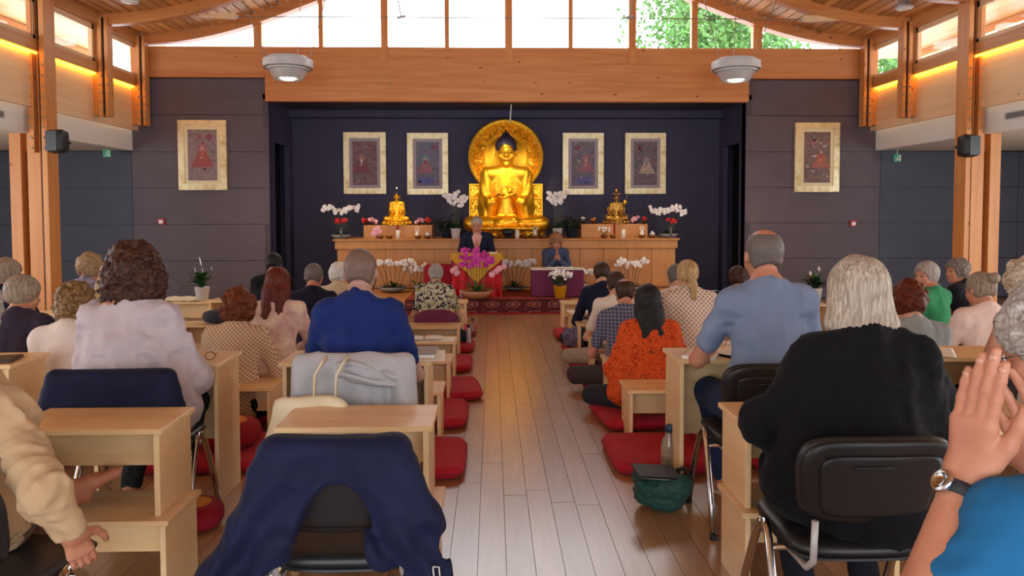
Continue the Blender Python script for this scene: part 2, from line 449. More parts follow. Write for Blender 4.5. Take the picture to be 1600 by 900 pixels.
# hanging and standing timber columns
def column(sg, XW, y, zlo, wide, name, label, n, full=False):
    c = empty(name, (XW, y, 0 if full else zlo), 0, label, 'column', 'timber columns along the side walls')
    z0 = 0 if full else 0
    top = 4.3 - (0 if full else zlo)
    dep = .13
    if full:
        # pair of thick timbers with a dark slot, plus front pair of slender planks
        a, b = sorted((sg * -.0, sg * .05)); MB().bb(a, b, .0, .18, 0, top).build('timber', M['pine_z'], c, bevel=.006)
        a, b = sorted((sg * .057, sg * .224)); MB().bb(a, b, -.04, .2, 0, 3.5).build('timber', M['pine_z'], c, bevel=.006)
        a, b = sorted((sg * .305, sg * .45)); MB().bb(a, b, -.04, .2, 0, 2.78).build('timber', M['pine_z'], c, bevel=.006)
        a, b = sorted((sg * .2, sg * .36)); MB().bb(a, b, .12, .2, .4, 2.28).build('web', M['dark'], c)
        a, b = sorted((sg * .2, sg * .36)); MB().bb(a, b, .06, .18, 2.28, 2.78).build('spacer', M['pine_z'], c, bevel=.004)
        a, b = sorted((sg * -.085, sg * -.02)); MB().bb(a, b, -.14, .1, 0, top).build('flange', M['pine_z'], c, bevel=.004)
        a, b = sorted((sg * .07, sg * .13)); MB().bb(a, b, -.14, -.04, 2.25, top).build('flange', M['pine_z'], c, bevel=.004)
        a, b = sorted((sg * -.02, sg * .057)); MB().bb(a, b, -.03, -.0, 0, top).build('slot_web', M['dark'], c)
        zs = [2.3 + .13 * k for k in range(9)]; xb0 = (-.052, .10); yb = -.14
    else:
        a, b = sorted((sg * .02, sg * .13)); MB().bb(a, b, -.05, .1, 0, top).build('timber', M['pine_z'], c, bevel=.006)
        a, b = sorted((sg * -.12, sg * -.07)); MB().bb(a, b, -.09, .06, -.02, top).build('flange', M['pine_z'], c, bevel=.004)
        a, b = sorted((sg * -.03, sg * .02)); MB().bb(a, b, -.09, .06, -.02, top).build('flange', M['pine_z'], c, bevel=.004)
        a, b = sorted((sg * -.07, sg * -.03)); MB().bb(a, b, -.05, .03, .0, top).build('slot_web', M['dark'], c)
        zs = [.08 + .12 * k for k in range(5)]; xb0 = (-.095, -.005); yb = -.09
    for z in zs:
        for q in xb0: link('bolt', bolt_me, c, (sg * q, yb, z), (PI / 2, 0, 0))
    return c
column(-1, XL, 9.62, 0, .5, 'timber_column', 'tall left timber column with slot and bolts, reaching the floor', 9, True)
column(1, XR, 9.62, 0, .5, 'timber_column', 'tall right timber column with slot and bolts, reaching the floor', 9, True)
column(-1, XL + .02, 11.0, 2.9, .2, 'timber_column', 'short hanging timber column on the left clerestory wall', 5)
column(1, XR - .02, 11.0, 2.9, .2, 'timber_column', 'short hanging timber column on the right clerestory wall', 5)
column(-1, XL + .02, 12.15, 2.9, .2, 'timber_column', 'short timber corner post at left end of the front beam', 5)
column(1, XR - .02, 12.15, 2.9, .2, 'timber_column', 'short timber corner post at right end of the front beam', 5)
# rear wall behind the camera, glazed
rw = MB().bb(-8.9, -4.8, -4.7, -4.6, 0, 4.4).bb(5.4, 9.5, -4.7, -4.6, 0, 4.4).bb(-4.8, 5.4, -4.7, -4.6, 3.4, 6.0).bb(-4.8, 5.4, -4.7, -4.6, 0, .4)
for x in (-2.2, .3, 2.9): rw.bb(x - .05, x + .05, -4.7, -4.6, .4, 3.4)
tag(rw.build('wall_rear', M['white']), kind='structure')
# air vents in the bulkheads
for (px, py, s_, lb) in ((8, 172, -1, 'left'), (1594, 180, 1, 'right')):
    XX = Xl(.19) if s_ < 0 else Xr(.19)
    y = 8.8 if s_ < 0 else 8.85
    v = empty('air_vent', (XX, y, 2.67), 0, 'dark slotted air vent in the white %s bulkhead' % lb, 'vent')
    MB().bb(-.012, .012, -.3, .3, -.045, .045).build('vent_frame', M['steel'], v)
    for k in range(3): MB().bb(-.016, .016, -.27, .27, -.03 + k * .022, -.018 + k * .022).build('slat', M['dark'], v)
# loudspeakers, exit signs, alarm buttons
for (px, py, s_, lb) in ((90, 221, -1, 'left'), (1513, 228, 1, 'right')):
    p = at(px, py, Y=9.38)
    v = empty('loudspeaker', (p.x, 9.38, p.z), s_ * .25, 'small black loudspeaker bracketed to the %s timber column' % lb, 'speaker')
    MB().pad(.2, .3, .2, lambda a, b, c: (a, c, b), 8, 6, 5).build('speaker_cabinet', M['dark'], v, True)
    MB().bb(-.08, .08, -.105, -.097, -.12, .12).build('grille', M['chairblk'], v)
    MB().tube([(0, .05, 0), (0, .19, 0)], .02, 8).tube([(0, .09, 0), (s_ * .16, .13, 0), (s_ * .24, .17, 0)], .02, 8).build('bracket', M['dark'], v)
for (px, py, s_, lb) in ((167, 239, -1, 'left'), (1402, 246, 1, 'right')):
    p = at(px, py, Y=12.0)
    v = empty('exit_sign', (p.x, 12.0, p.z), 0, 'small green running-figure exit sign hanging in the %s aisle' % lb, 'sign')
    MB().bb(-.06, .06, -.01, .01, -.07, .05).build('sign_panel', M['sign_g'], v)
    MB().tube([(0, 0, .05), (0, 0, 2.5 - p.z)], .006, 6).build('hanger', M['white'], v)
    MB().box((0.0, -.012, -.01), (.014, .004, .05), (0, .4, 0)).box((.012, -.012, .03), (.016, .004, .016)).box((-.018, -.012, -.04), (.012, .004, .04), (0, .7, 0)).box((.02, -.012, -.035), (.012, .004, .04), (0, -.5, 0)).build('running_figure', M['paper'], v)
    MB().bb(.036, .05, -.013, -.009, -.055, .04).build('door_mark', M['paper'], v)
for (px, py, lb) in ((253, 346, 'left'), (1332, 349, 'right')):
    p = at(px, py, Y=YF)
    v = empty('alarm_button', (p.x, YF, p.z), 0, 'red fire alarm button on the grey panels %s of the niche' % lb, 'alarm')
    MB().bb(-.05, .05, -.04, 0, -.05, .05).build('case', M['red_p'], v, bevel=.006)
    MB().bb(-.03, .03, -.046, -.04, -.03, .02).build('press_plate', M['paper'], v)
# pendant lamps
def pendant(px, py, lb):
    p = at(px, py, Y=10.8)
    v = empty('pendant_lamp', (p.x, 10.8, p.z), 0, 'grey two-tier metal pendant lamp, the %s of the pair' % lb, 'lamp', 'grey pendant lamps')
    MB().lathe([(.345, -.06), (.35, -.05), (.35, .05), (.345, .055), (.325, .05), (.325, -.055)], n=56).build('outer_ring', M['steel'], v, False)
    MB().lathe([(.28, -.03), (.285, .09), (.27, .1), (.02, .1)], n=56).build('upper_drum', M['steel'], v, False)
    MB().lathe([(.3, -.065), (.3, -.09), (.27, -.095), (.2, -.22), (.19, -.22), (.11, -.2)], n=56).build('cone', M['steel'], v, False)
    MB().lathe([(.12, -.17), (.115, -.2), (.09, -.222), (.03, -.23)], n=24).build('bulb', M['bulb'], v, True)
    for a in (200, 20, 80):
        x, y = .3 * math.cos(R(a)), .3 * math.sin(R(a))
        MB().tube([(x, y, .06), (x * 2.4, y * 1.2, zb(p.x + x * 2) - p.z + .1)], .006, 6).build('suspension_wire', M['cable'], v)
    l = bpy.data.lights.new('pendant_light', 'SPOT'); l.energy = 170; l.color = (1, .86, .68); l.spot_size = R(125); l.spot_blend = .8; l.shadow_soft_size = .1
    lo = bpy.data.objects.new('pendant_light', l); COL.objects.link(lo); lo.location = (p.x, 10.8, p.z - .24)
pendant(450, 100, 'left'); pendant(1150, 103, 'right')
for (px, py, lb) in ((203, 3, 'left'), (1413, 13, 'right')):
    Y = 10.25; p = at(px, py, Y=Y)
    v = empty('ceiling_light', (p.x, Y, p.z), 0, 'flat round ceiling light on the boards, %s side' % lb, 'lamp')
    MB().lathe([(.115, 0), (.115, .03), (.08, .05), (.05, .3)], n=28).build('rim', M['steel'], v, True)
    MB().lathe([(.1, 0), (.1, -.012), (.02, -.018)], n=28).build('diffuser', M['white_pot'], v, True)
# outside trees seen through the right gable panes
def tree(name, c, r, n, seed, label, hw):
    t = empty(name, (c[0], c[1], 0), 0, label, 'tree'); rr = random.Random(seed)
    MB().tube([(0, 0, -.3), (.1, 0, c[2] * .6), (0, .1, c[2] + r * .4)], [.16, .11, .04], 8).build('trunk', M['pine_z'], t, True)
    m_ = MB()
    for _ in range(n):
        a = rr.uniform(0, 2 * PI); u = rr.uniform(-1, 1); q = rr.random() ** .4 * r * (1 + .25 * math.sin(a * 5))
        p = Vector((q * math.cos(a) * math.sqrt(1 - u * u) * hw, q * math.sin(a) * math.sqrt(1 - u * u) * .8, c[2] + q * u * 1.1))
        e = Euler((rr.uniform(0, 6), rr.uniform(0, 6), 0)).to_matrix(); s_ = rr.uniform(.05, .11)
        m_.add([p + e @ Vector(v) for v in ((-s_, 0, 0), (0, -s_ * .5, 0), (s_, 0, 0), (0, s_ * .5, 0))], [(0, 1, 2, 3)])
    o = m_.build('foliage', M['foliage'], t); tag(o, kind='stuff')
m, nt, b = mat('tree_foliage', '7faa5c', .6); b.inputs['Transmission Weight'].default_value = .0
setc(nt, b, ramp(nt, noise(nt, coord(nt), 4, 3), [(.3, '2f5a20'), (.7, '5f9440')])); M['foliage'] = m
tree('garden_tree', (6.2, 20, 6.4), 2.3, 11000, 3, 'leafy green tree outside the right gable windows', 1.0)
tree('garden_tree', (11.8, 19.5, 5.0), 2.1, 9000, 8, 'green tree outside, nearest the right corner window', 1.1)
# ------------------------------------------------------------------ implicit surfaces
_rs = np.random.RandomState(7); _LAT = _rs.rand(32, 32, 32).astype(np.float32) * 2 - 1
def vnoise(P, f, seed=0):
    q = P * f + seed * 7.31; i = np.floor(q).astype(np.int64); t = (q - i).astype(np.float32); t = t * t * (3 - 2 * t); i &= 31; j = (i + 1) & 31
    x, y, z = t[..., 0], t[..., 1], t[..., 2]; L = _LAT
    def g(a, b, c): return L[a, b, c]
    c00 = g(i[..., 0], i[..., 1], i[..., 2]) * (1 - x) + g(j[..., 0], i[..., 1], i[..., 2]) * x
    c10 = g(i[..., 0], j[..., 1], i[..., 2]) * (1 - x) + g(j[..., 0], j[..., 1], i[..., 2]) * x
    c01 = g(i[..., 0], i[..., 1], j[..., 2]) * (1 - x) + g(j[..., 0], i[..., 1], j[..., 2]) * x
    c11 = g(i[..., 0], j[..., 1], j[..., 2]) * (1 - x) + g(j[..., 0], j[..., 1], j[..., 2]) * x
    return (c00 * (1 - y) + c10 * y) * (1 - z) + (c01 * (1 - y) + c11 * y) * z
def V(*a): return np.array(a, dtype=np.float32)
def rotm(rx=0, ry=0, rz=0): return np.array(Euler((rx, ry, rz)).to_matrix(), dtype=np.float32)
# primitives: dict(t, ..., k, op)
def cone(a, b, ra, rb, k=.03, op='u'): return dict(t='c', a=V(*a), b=V(*b), ra=ra, rb=rb, k=k, op=op)
def ell(c, r, rot=None, k=.03, op='u'): return dict(t='e', c=V(*c), r=V(*r), R=rot, k=k, op=op)
def rbox(c, d, r, rot=None, k=.02, op='u'): return dict(t='b', c=V(*c), d=V(*d), r0=r, R=rot, k=k, op=op)
def plane(n, d, k=.005): return dict(t='p', n=V(*n), d=d, k=k, op='i')
def bounds(p):
    if p['t'] == 'c': return np.minimum(p['a'] - p['ra'], p['b'] - p['rb']), np.maximum(p['a'] + p['ra'], p['b'] + p['rb'])
    if p['t'] == 'e':
        m_ = p['r'] if p['R'] is None else np.sqrt(((p['R'] * p['r'][None, :]) ** 2).sum(1)); return p['c'] - m_, p['c'] + m_
    if p['t'] == 'b':
        m_ = p['d'] / 2 if p['R'] is None else np.abs(p['R']) @ (p['d'] / 2); return p['c'] - m_, p['c'] + m_
def dist(p, X):
    if p['t'] == 'c':
        ab = p['b'] - p['a']; L = float(ab @ ab) + 1e-9; w = X - p['a']; t = np.clip((w @ ab) / L, 0, 1)
        return np.sqrt(((w - t[..., None] * ab) ** 2).sum(-1)) - (p['ra'] + (p['rb'] - p['ra']) * t)
    if p['t'] == 'e':
        w = X - p['c']
        if p['R'] is not None: w = w @ p['R']
        k0 = np.sqrt(((w / p['r']) ** 2).sum(-1)); k1 = np.sqrt(((w / (p['r'] ** 2)) ** 2).sum(-1)) + 1e-6
        return k0 * (k0 - 1) / k1
    if p['t'] == 'b':
        w = X - p['c']
        if p['R'] is not None: w = w @ p['R']
        q = np.abs(w) - p['d'] / 2 + p['r0']
        return np.sqrt((np.maximum(q, 0) ** 2).sum(-1)) + np.minimum(q.max(-1), 0) - p['r0']
    if p['t'] == 'p': return X @ p['n'] - p['d']
def field(prims, h, disp=None, lo=None, hi=None):
    bs = [bounds(p) for p in prims if p['op'] == 'u']
    L = np.min([b[0] for b in bs], 0) - 4 * h; H = np.max([b[1] for b in bs], 0) + 4 * h
    if lo is not None: L = np.maximum(L, lo)
    if hi is not None: H = np.minimum(H, hi)
    n = np.ceil((H - L) / h).astype(int) + 1
    ax = [L[i] + h * np.arange(n[i], dtype=np.float32) for i in range(3)]
    F = np.full(tuple(n), 9.0, dtype=np.float32)
    for p in prims:
        if p['op'] == 'i' : sl = [slice(None)] * 3
        else:
            b0, b1 = bounds(p); pad = p['k'] + 3.5 * h
            if p['op'] == 'u': pad += .02
            sl = []
            for i in range(3):
                a = max(0, int((b0[i] - pad - L[i]) / h)); b = min(n[i], int((b1[i] + pad - L[i]) / h) + 2); sl.append(slice(a, max(a, b)))
        g = np.stack(np.meshgrid(ax[0][sl[0]], ax[1][sl[1]], ax[2][sl[2]], indexing='ij'), -1)
        if g.size == 0: continue
        d = dist(p, g).astype(np.float32); f = F[tuple(sl)]; k = max(p['k'], 1e-4)
        if p['op'] == 'u':
            q = np.maximum(k - np.abs(f - d), 0) / k; F[tuple(sl)] = np.minimum(f, d) - q * q * k * .25
        else:
            if p['op'] == 's': d = -d
            q = np.maximum(k - np.abs(f - d), 0) / k; F[tuple(sl)] = np.maximum(f, d) + q * q * k * .25
    if disp is not None:
        I = np.nonzero(np.abs(F) < max(4 * h, .05))
        P = np.stack([ax[0][I[0]], ax[1][I[1]], ax[2][I[2]]], -1)
        F[I] += disp(P)
    F[0], F[-1] = 9, 9; F[:, 0], F[:, -1] = 9, 9; F[:, :, 0] = 9; F[:, :, -1] = 9
    return F, L, h
_CO = np.array([(0, 0, 0), (1, 0, 0), (0, 1, 0), (1, 1, 0), (0, 0, 1), (1, 0, 1), (0, 1, 1), (1, 1, 1)])
_ED = [(0, 1), (2, 3), (4, 5), (6, 7), (0, 2), (1, 3), (4, 6), (5, 7), (0, 4), (1, 5), (2, 6), (3, 7)]
def nets(F, L, h):
    S = F < 0; nx, ny, nz = F.shape
    s = sum(S[c[0]:nx - 1 + c[0], c[1]:ny - 1 + c[1], c[2]:nz - 1 + c[2]].astype(np.int8) for c in _CO)
    I = np.nonzero((s > 0) & (s < 8))
    vals = np.stack([F[I[0] + c[0], I[1] + c[1], I[2] + c[2]] for c in _CO], 1)
    acc = np.zeros((len(I[0]), 3), np.float32); cnt = np.zeros(len(I[0]), np.float32)
    for a, b in _ED:
        va, vb = vals[:, a], vals[:, b]; m_ = (va < 0) != (vb < 0)
        t = np.where(m_, va / np.where(m_, va - vb, 1), 0)[:, None]
        acc += np.where(m_[:, None], _CO[a] + t * (_CO[b] - _CO[a]), 0); cnt += m_
    vt = acc / cnt[:, None] + np.stack(I, 1); vt = vt * h + L
    idx = np.full((nx - 1, ny - 1, nz - 1), -1, np.int64); idx[I] = np.arange(len(I[0]))
    quads = []
    for ax in range(3):
        sa = [slice(None)] * 3; sb = [slice(None)] * 3; sa[ax] = slice(0, -1); sb[ax] = slice(1, None)
        A = S[tuple(sa)]; B = S[tuple(sb)]; o1, o2 = [(1, 2), (2, 0), (0, 1)][ax]
        for flip, Mk in ((False, A & ~B), (True, ~A & B)):
            J = list(np.nonzero(Mk)); J = [j.copy() for j in J]
            ok = (J[o1] > 0) & (J[o2] > 0) & (J[o1] < F.shape[o1] - 1) & (J[o2] < F.shape[o2] - 1); J = [j[ok] for j in J]
            def g(d1, d2):
                K = [j.copy() for j in J]; K[o1] -= d1; K[o2] -= d2; return idx[K[0], K[1], K[2]]
            q = np.stack([g(1, 1), g(0, 1), g(0, 0), g(1, 0)], 1)
            quads.append(q[:, ::-1] if flip else q)
    q = np.concatenate(quads); q = q[(q >= 0).all(1)]
    return vt, q
def np_mesh(name, parts, m):
    me = bpy.data.meshes.new(name); vs = []; qs = []; n = 0
    for v, q in parts: vs.append(v); qs.append(q + n); n += len(v)
    v = np.concatenate(vs).astype(np.float32); q = np.concatenate(qs)
    me.vertices.add(len(v)); me.vertices.foreach_set('co', v.ravel())
    me.loops.add(len(q) * 4); me.loops.foreach_set('vertex_index', q.ravel().astype(np.int32))
    me.polygons.add(len(q)); me.polygons.foreach_set('loop_start', np.arange(0, len(q) * 4, 4, dtype=np.int32))
    try: me.polygons.foreach_set('loop_total', np.full(len(q), 4, dtype=np.int32))
    except Exception: pass
    me.polygons.foreach_set('use_smooth', np.ones(len(q), dtype=bool))
    me.materials.append(m); me.update(calc_edges=True); me.validate()
    return me
def sdf_mesh(name, prims, h, m, disp=None): return np_mesh(name, [nets(*field(prims, h, disp))], m)
def sdf_obj(name, prims, h, m, parent=None, disp=None, loc=(0, 0, 0), rz=0):
    return link(name, sdf_mesh(name, prims, h, m, disp), parent, loc, (0, 0, rz))

# ------------------------------------------------------------------ people
SK = {}
def skin(name, c1, c2):
    m, nt, b = mat(name, c1, .5, 0, .35); b.inputs['Subsurface Weight'].default_value = .08; b.inputs['Subsurface Radius'].default_value = (.5, .2, .1); b.inputs['Subsurface Scale'].default_value = .01
    v = coord(nt); setc(nt, b, ramp(nt, noise(nt, v, 14, 3), [(.35, c1), (.7, c2)])); bump(nt, b, noise(nt, v, 160, 3), .12, .002); SK[name] = m; return m
skin('skin_fair', 'c99a80', 'bb866c'); skin('skin_rosy', 'bf8468', 'ad6e54'); skin('skin_tan', '9a6a4e', '8a5a40')
skin('skin_scalp', 'a98273', '9a7568'); skin('skin_light', 'd8a88e', 'cc977b')
def hairmat(name, c1, c2, c3, kind='straight'):
    m, nt, b = mat(name, c1, .5, 0, .35)
    if kind == 'straight': v = coord(nt, (1, 1, .06)); g = noise(nt, v, 120, 4, .6, .2)
    elif kind == 'curly': v = coord(nt); g = noise(nt, v, 55, 4, .65, 1.6)
    else: v = coord(nt); g = noise(nt, v, 260, 3, .6)
    setc(nt, b, ramp(nt, g, [(.28, c1), (.5, c2), (.72, c3)])); bump(nt, b, g, .55 if kind != 'stubble' else .2, .006 if kind != 'stubble' else .001)
    b.inputs['Specular IOR Level'].default_value = .2
    return m
HM = dict(
    brown=hairmat('curly_brown_hair', '1a0e0a', '3a2219', '6b4632', 'curly'), black=hairmat('curly_black_hair', '0b0a0c', '19171a', '38322f', 'curly'),
    auburn=hairmat('curly_auburn_hair', '2c120b', '5c2a16', '8c4c28', 'curly'), red=hairmat('red_brown_hair', '30100c', '571f14', '7c3420'),
    redc=hairmat('curly_red_brown_hair', '2a0f0a', '551f10', '7d3a1e', 'curly'),
    sandy=hairmat('sandy_grey_hair', '5f4f42', '8a7866', 'b09e8a'), brn=hairmat('short_brown_hair', '221610', '38261c', '523a2b', 'stubble'), grey=hairmat('grey_blonde_hair', '7a6d62', 'a8998a', 'cdc2b2'), silver=hairmat('silver_hair', '6a625b', '958c84', 'bdb5ac'),
    silverc=hairmat('curly_silver_hair', '6d655f', '9b928a', 'cac3bb', 'curly'), blondc=hairmat('curly_dark_blonde_hair', '5c4733', '937654', 'bfa27c', 'curly'),
    gold=hairmat('short_curly_golden_brown_hair', '20140d', '6b4f2f', 'b8945f', 'curly'), blond=hairmat('blonde_hair', '6f5438', 'a98558', 'd3b688'),
    wave=hairmat('wavy_fair_hair', '7c6b58', 'b8a68e', 'dccfbb', 'curly'), dark=hairmat('short_dark_hair', '15110f', '2a211c', '43362d', 'stubble'),
    stub=hairmat('grey_stubble', '5d463d', '6f574d', '836b60', 'stubble'), stubg=hairmat('dark_grey_stubble', '4b4340', '635955', '7d736d', 'stubble'),
    gcurl=hairmat('grey_brown_curls', '3d332d', '6d6058', 'a0948a', 'curly'), white=hairmat('white_hair', 'a9a19a', 'cdc6bf', 'eae5df', 'curly'),
    wom=hairmat('sandy_brown_curls', '5a3a22', '8d6240', 'b98c62', 'curly'))
EYE = mat('eye_dark', '2c1f1a', .35)[0]; LIP = mat('lip_rose', 'a85a50', .5)[0]; EYEW = mat('eye_white', 'd8d0c8', .3)[0]

def head_prims(H, s, k=1.0):
    """H maps head-local metres to body space"""
    def e(c, r, op='u', kk=.02): return ell(H(c), [v * s for v in r], H.R, kk * s, op)
    def c_(a, b, ra, rb, op='u', kk=.012): return cone(H(a), H(b), ra * s, rb * s, kk * s, op)
    P = [e((0, -.014, .03), (.077, .097, .088)), e((0, .028, -.03), (.062, .064, .082)), e((0, .042, -.08), (.044, .04, .032)),
         c_((-.034, .078, .014), (.034, .078, .014), .013, .013), c_((0, .086, .0), (0, .106, -.03), .008, .0125, kk=.01), c_((-.014, .094, -.034), (.014, .094, -.034), .008, .008, kk=.008),
         e((-.031, .096, -.004), (.014, .012, .009), 's', .012), e((.031, .096, -.004), (.014, .012, .009), 's', .012),
         c_((-.045, .06, -.035), (-.02, .08, -.05), .02, .012, kk=.02), c_((.045, .06, -.035), (.02, .08, -.05), .02, .012, kk=.02),
         c_((-.018, .088, -.058), (.018, .088, -.058), .0075, .0075, kk=.006), c_((-.014, .086, -.069), (.014, .086, -.069), .0075, .0075, kk=.005),
         e((0, .078, -.1), (.02, .016, .016))]
    for sg in (-1, 1):
        P += [e((sg * .078, -.005, -.008), (.008, .019, .032), kk=.008), c_((sg * .084, -.016, .012), (sg * .086, -.008, -.01), .005, .005, kk=.005)]
    return P
class HeadMap:
    def __init__(s, c, R, sc): s.c = V(*c); s.R = R; s.s = sc
    def __call__(s, p): return s.c + s.R @ (V(*p) * s.s)
def hair_prims(style, H, s):
    def e(c, r, op='u', kk=.02): return ell(H(c), [v * s for v in r], H.R, kk * s, op)
    def c_(a, b, ra, rb, op='u', kk=.03): return cone(H(a), H(b), ra * s, rb * s, kk * s, op)
    def pl(n, d): nn = H.R @ V(*n); return plane(nn, float(nn @ H.c) + d * s)
    i = {'buzz': .003, 'crop': .006, 'short': .014, 'curly': .03, 'curlys': .022, 'bob': .017, 'long': .017, 'bun': .009, 'pony': .011, 'big': .04, 'fringe': .004, 'wavy': .03, 'pixie': .018}[style]
    P = [e((0, -.017, .032), (.077 + i, .095 + i, .088 + i))]
    face = e((0, .134, -.03), (.084, .1, .092), 's', .01)
    if style in ('pixie', 'curlys', 'bun'): face = e((0, .135, -.04), (.14, .11, .105), 's', .01)
    if style in ('buzz', 'crop', 'short', 'fringe'):
        P += [e((0, -.04, -.03), (.058 + i, .052 + i, .05 + i)), e((0, .12, -.035), (.078, .1, .1), 's', .01), pl((0, -.5, -1), .075)]
        P += [e((sg * .086, .01, -.03), (.022, .03, .045), 's', .006) for sg in (-1, 1)]
        if style == 'fringe': P += [e((0, .0, .125), (.062, .095, .055), 's', .015), e((0, .08, .06), (.06, .07, .06), 's', .02)]
    elif style == 'pixie': P += [e((0, -.045, -.03), (.072, .062, .06)), face, pl((0, -.4, -1), .09)]
    elif style == 'curly': P += [e((0, -.03, -.035), (.108, .09, .085)), face, pl((0, -.2, -1), .13)]
    elif style == 'curlys': P += [e((0, -.035, -.02), (.092, .08, .075)), face, pl((0, -.3, -1), .09)]
    elif style == 'big': P += [e((0, -.02, -.03), (.138, .115, .135)), e((-.05, -.02, -.08), (.09, .09, .08)), e((.05, -.02, -.08), (.09, .09, .08)), face, pl((0, -.05, -1), .165)]
    elif style == 'bob': P += [e((0, -.02, -.04), (.108, .09, .12)), e((0, -.02, -.095), (.122, .09, .075)), face, e((0, .1, -.13), (.05, .1, .09), 's', .02), pl((0, 0, -1), .152)]
    elif style in ('long', 'wavy'): P += [e((0, -.03, -.05), (.1 + i * .3, .09, .12)), c_((-.035, -.055, -.08), (-.05, -.07, -.25), .07, .055), c_((.035, -.055, -.08), (.05, -.07, -.25), .07, .055), face, e((0, .11, -.13), (.055, .1, .09), 's', .02)]
    elif style == 'bun': P += [e((0, -.04, -.02), (.072, .06, .06)), e((0, -.128, .07), (.042, .036, .038), kk=.008), face, pl((0, -.4, -1), .075)]
    elif style == 'pony': P += [e((0, -.045, -.01), (.07, .06, .06)), e((0, -.11, .035), (.026, .03, .03)), c_((0, -.125, .03), (.005, -.14, -.1), .028, .034), c_((.005, -.14, -.1), (.015, -.13, -.2), .034, .018), face, e((0, -.02, -.1), (.08, .07, .045), 's', .01)]
    return P
def hair_disp(style, H, s, seed):
    def f(P):
        W = (P - H.c) @ H.R
        if style in ('bob', 'long', 'pony', 'bun', 'pixie'):
            a = np.arctan2(W[:, 0], W[:, 1] * -1)
            return (.0022 * np.sin(34 * a + 5 * vnoise(W * V(1, 1, .35), 18, seed)) + .004 * vnoise(W * V(1, 1, .4), 26, seed)).astype(np.float32)
        if style in ('curly', 'curlys', 'big', 'wavy'):
            A = {'curly': .016, 'curlys': .013, 'big': .02, 'wavy': .014}[style]
            W2 = W + .012 * np.stack([vnoise(W, 30, seed + 1), vnoise(W, 30, seed + 2), vnoise(W, 30, seed + 3)], -1)
            return (A * vnoise(W2, 26, seed) + A * .6 * vnoise(W2, 62, seed + 5) - .003).astype(np.float32)
        return (.0015 * vnoise(W, 90, seed)).astype(np.float32)
    return f
NAILS = []
def hand_prims(w, d, up, s, side, curl=.25, spread=.1, k=.006, tight=1.0, thumb=(.6, .75)):
    """w wrist, d direction of the fingers, up = back-of-hand normal; side +1/-1 puts the thumb"""
    w = V(*w); d = V(*d); d = d / np.linalg.norm(d); up = V(*up); up = up - d * (up @ d); up /= np.linalg.norm(up); r = np.cross(d, up) * side
    P = []; NAILS.clear()
    for i, (off, L0, rr) in enumerate(((.034 * tight, .042, .0088), (.012 * tight, .047, .0092), (-.011 * tight, .044, .0088), (-.033 * tight, .034, .0078))):
        base = w + d * (.088 - .004 * abs(i - 1)) * s + r * off * s
        P.append(cone(w + d * .015 * s + r * off * .5 * s, base, .014 * s, .0115 * s, .012 * s))
        cur = base; a = curl * .5; dd0 = d + r * spread * off / .034
        for j in range(3):
            dd = dd0 * math.cos(a) - up * math.sin(a); nx = cur + dd / np.linalg.norm(dd) * L0 * s * (1, .68, .55)[j]
            P.append(cone(cur, nx, rr * s * (1, .92, .84)[j], rr * s * (.92, .84, .72)[j], .004 * s)); NAILS.append((cur, nx, up * math.cos(a) + dd0 * math.sin(a), rr * s * .8)) if j == 2 else None; cur = nx; a += curl
    t0 = w + d * .022 * s + r * .026 * s; t1 = t0 + (d * thumb[0] + r * thumb[1] - up * .25) * .042 * s; t2 = t1 + (d * .9 + r * .5 * thumb[1] - up * .2) * .036 * s; t3 = t2 + (d * 1.0 + r * .1 - up * .1) * .028 * s
    P += [cone(t0, t1, .017 * s, .0125 * s, .012 * s), cone(t1, t2, .0115 * s, .0105 * s, .006 * s), cone(t2, t3, .0105 * s, .008 * s, .004 * s)]
    return P
def fold_disp(amp, seed, f=9):
    def g(P):
        W = P + .05 * np.stack([vnoise(P, 6, seed), vnoise(P, 6, seed + 1), vnoise(P, 6, seed + 2)], -1)
        r1 = np.abs(vnoise(W * V(1.5, 1, .45) + V(.0, 0, .3) * W[:, :1], f * .9, seed)); r2 = np.abs(vnoise(W * V(.6, 1, 1.6), f * 1.7, seed + 3))
        return (amp * (1.9 * r1 - .6) + amp * (1.0 * r2 - .3) + amp * .3 * vnoise(W, f * 4, seed + 6)).astype(np.float32)
    return g
ARMS = {'pray': ((.235, .11, .27), (.03, .24, .40)), 'desk': ((.27, .13, .25), (.10, .40, .25)), 'lap': ((.25, .0, .25), (.07, .22, .10)), 'chin': ((.2, .22, .3), (.03, .25, .5)), 'wide': ((.30, .05, .27), (.14, .33, .22))}
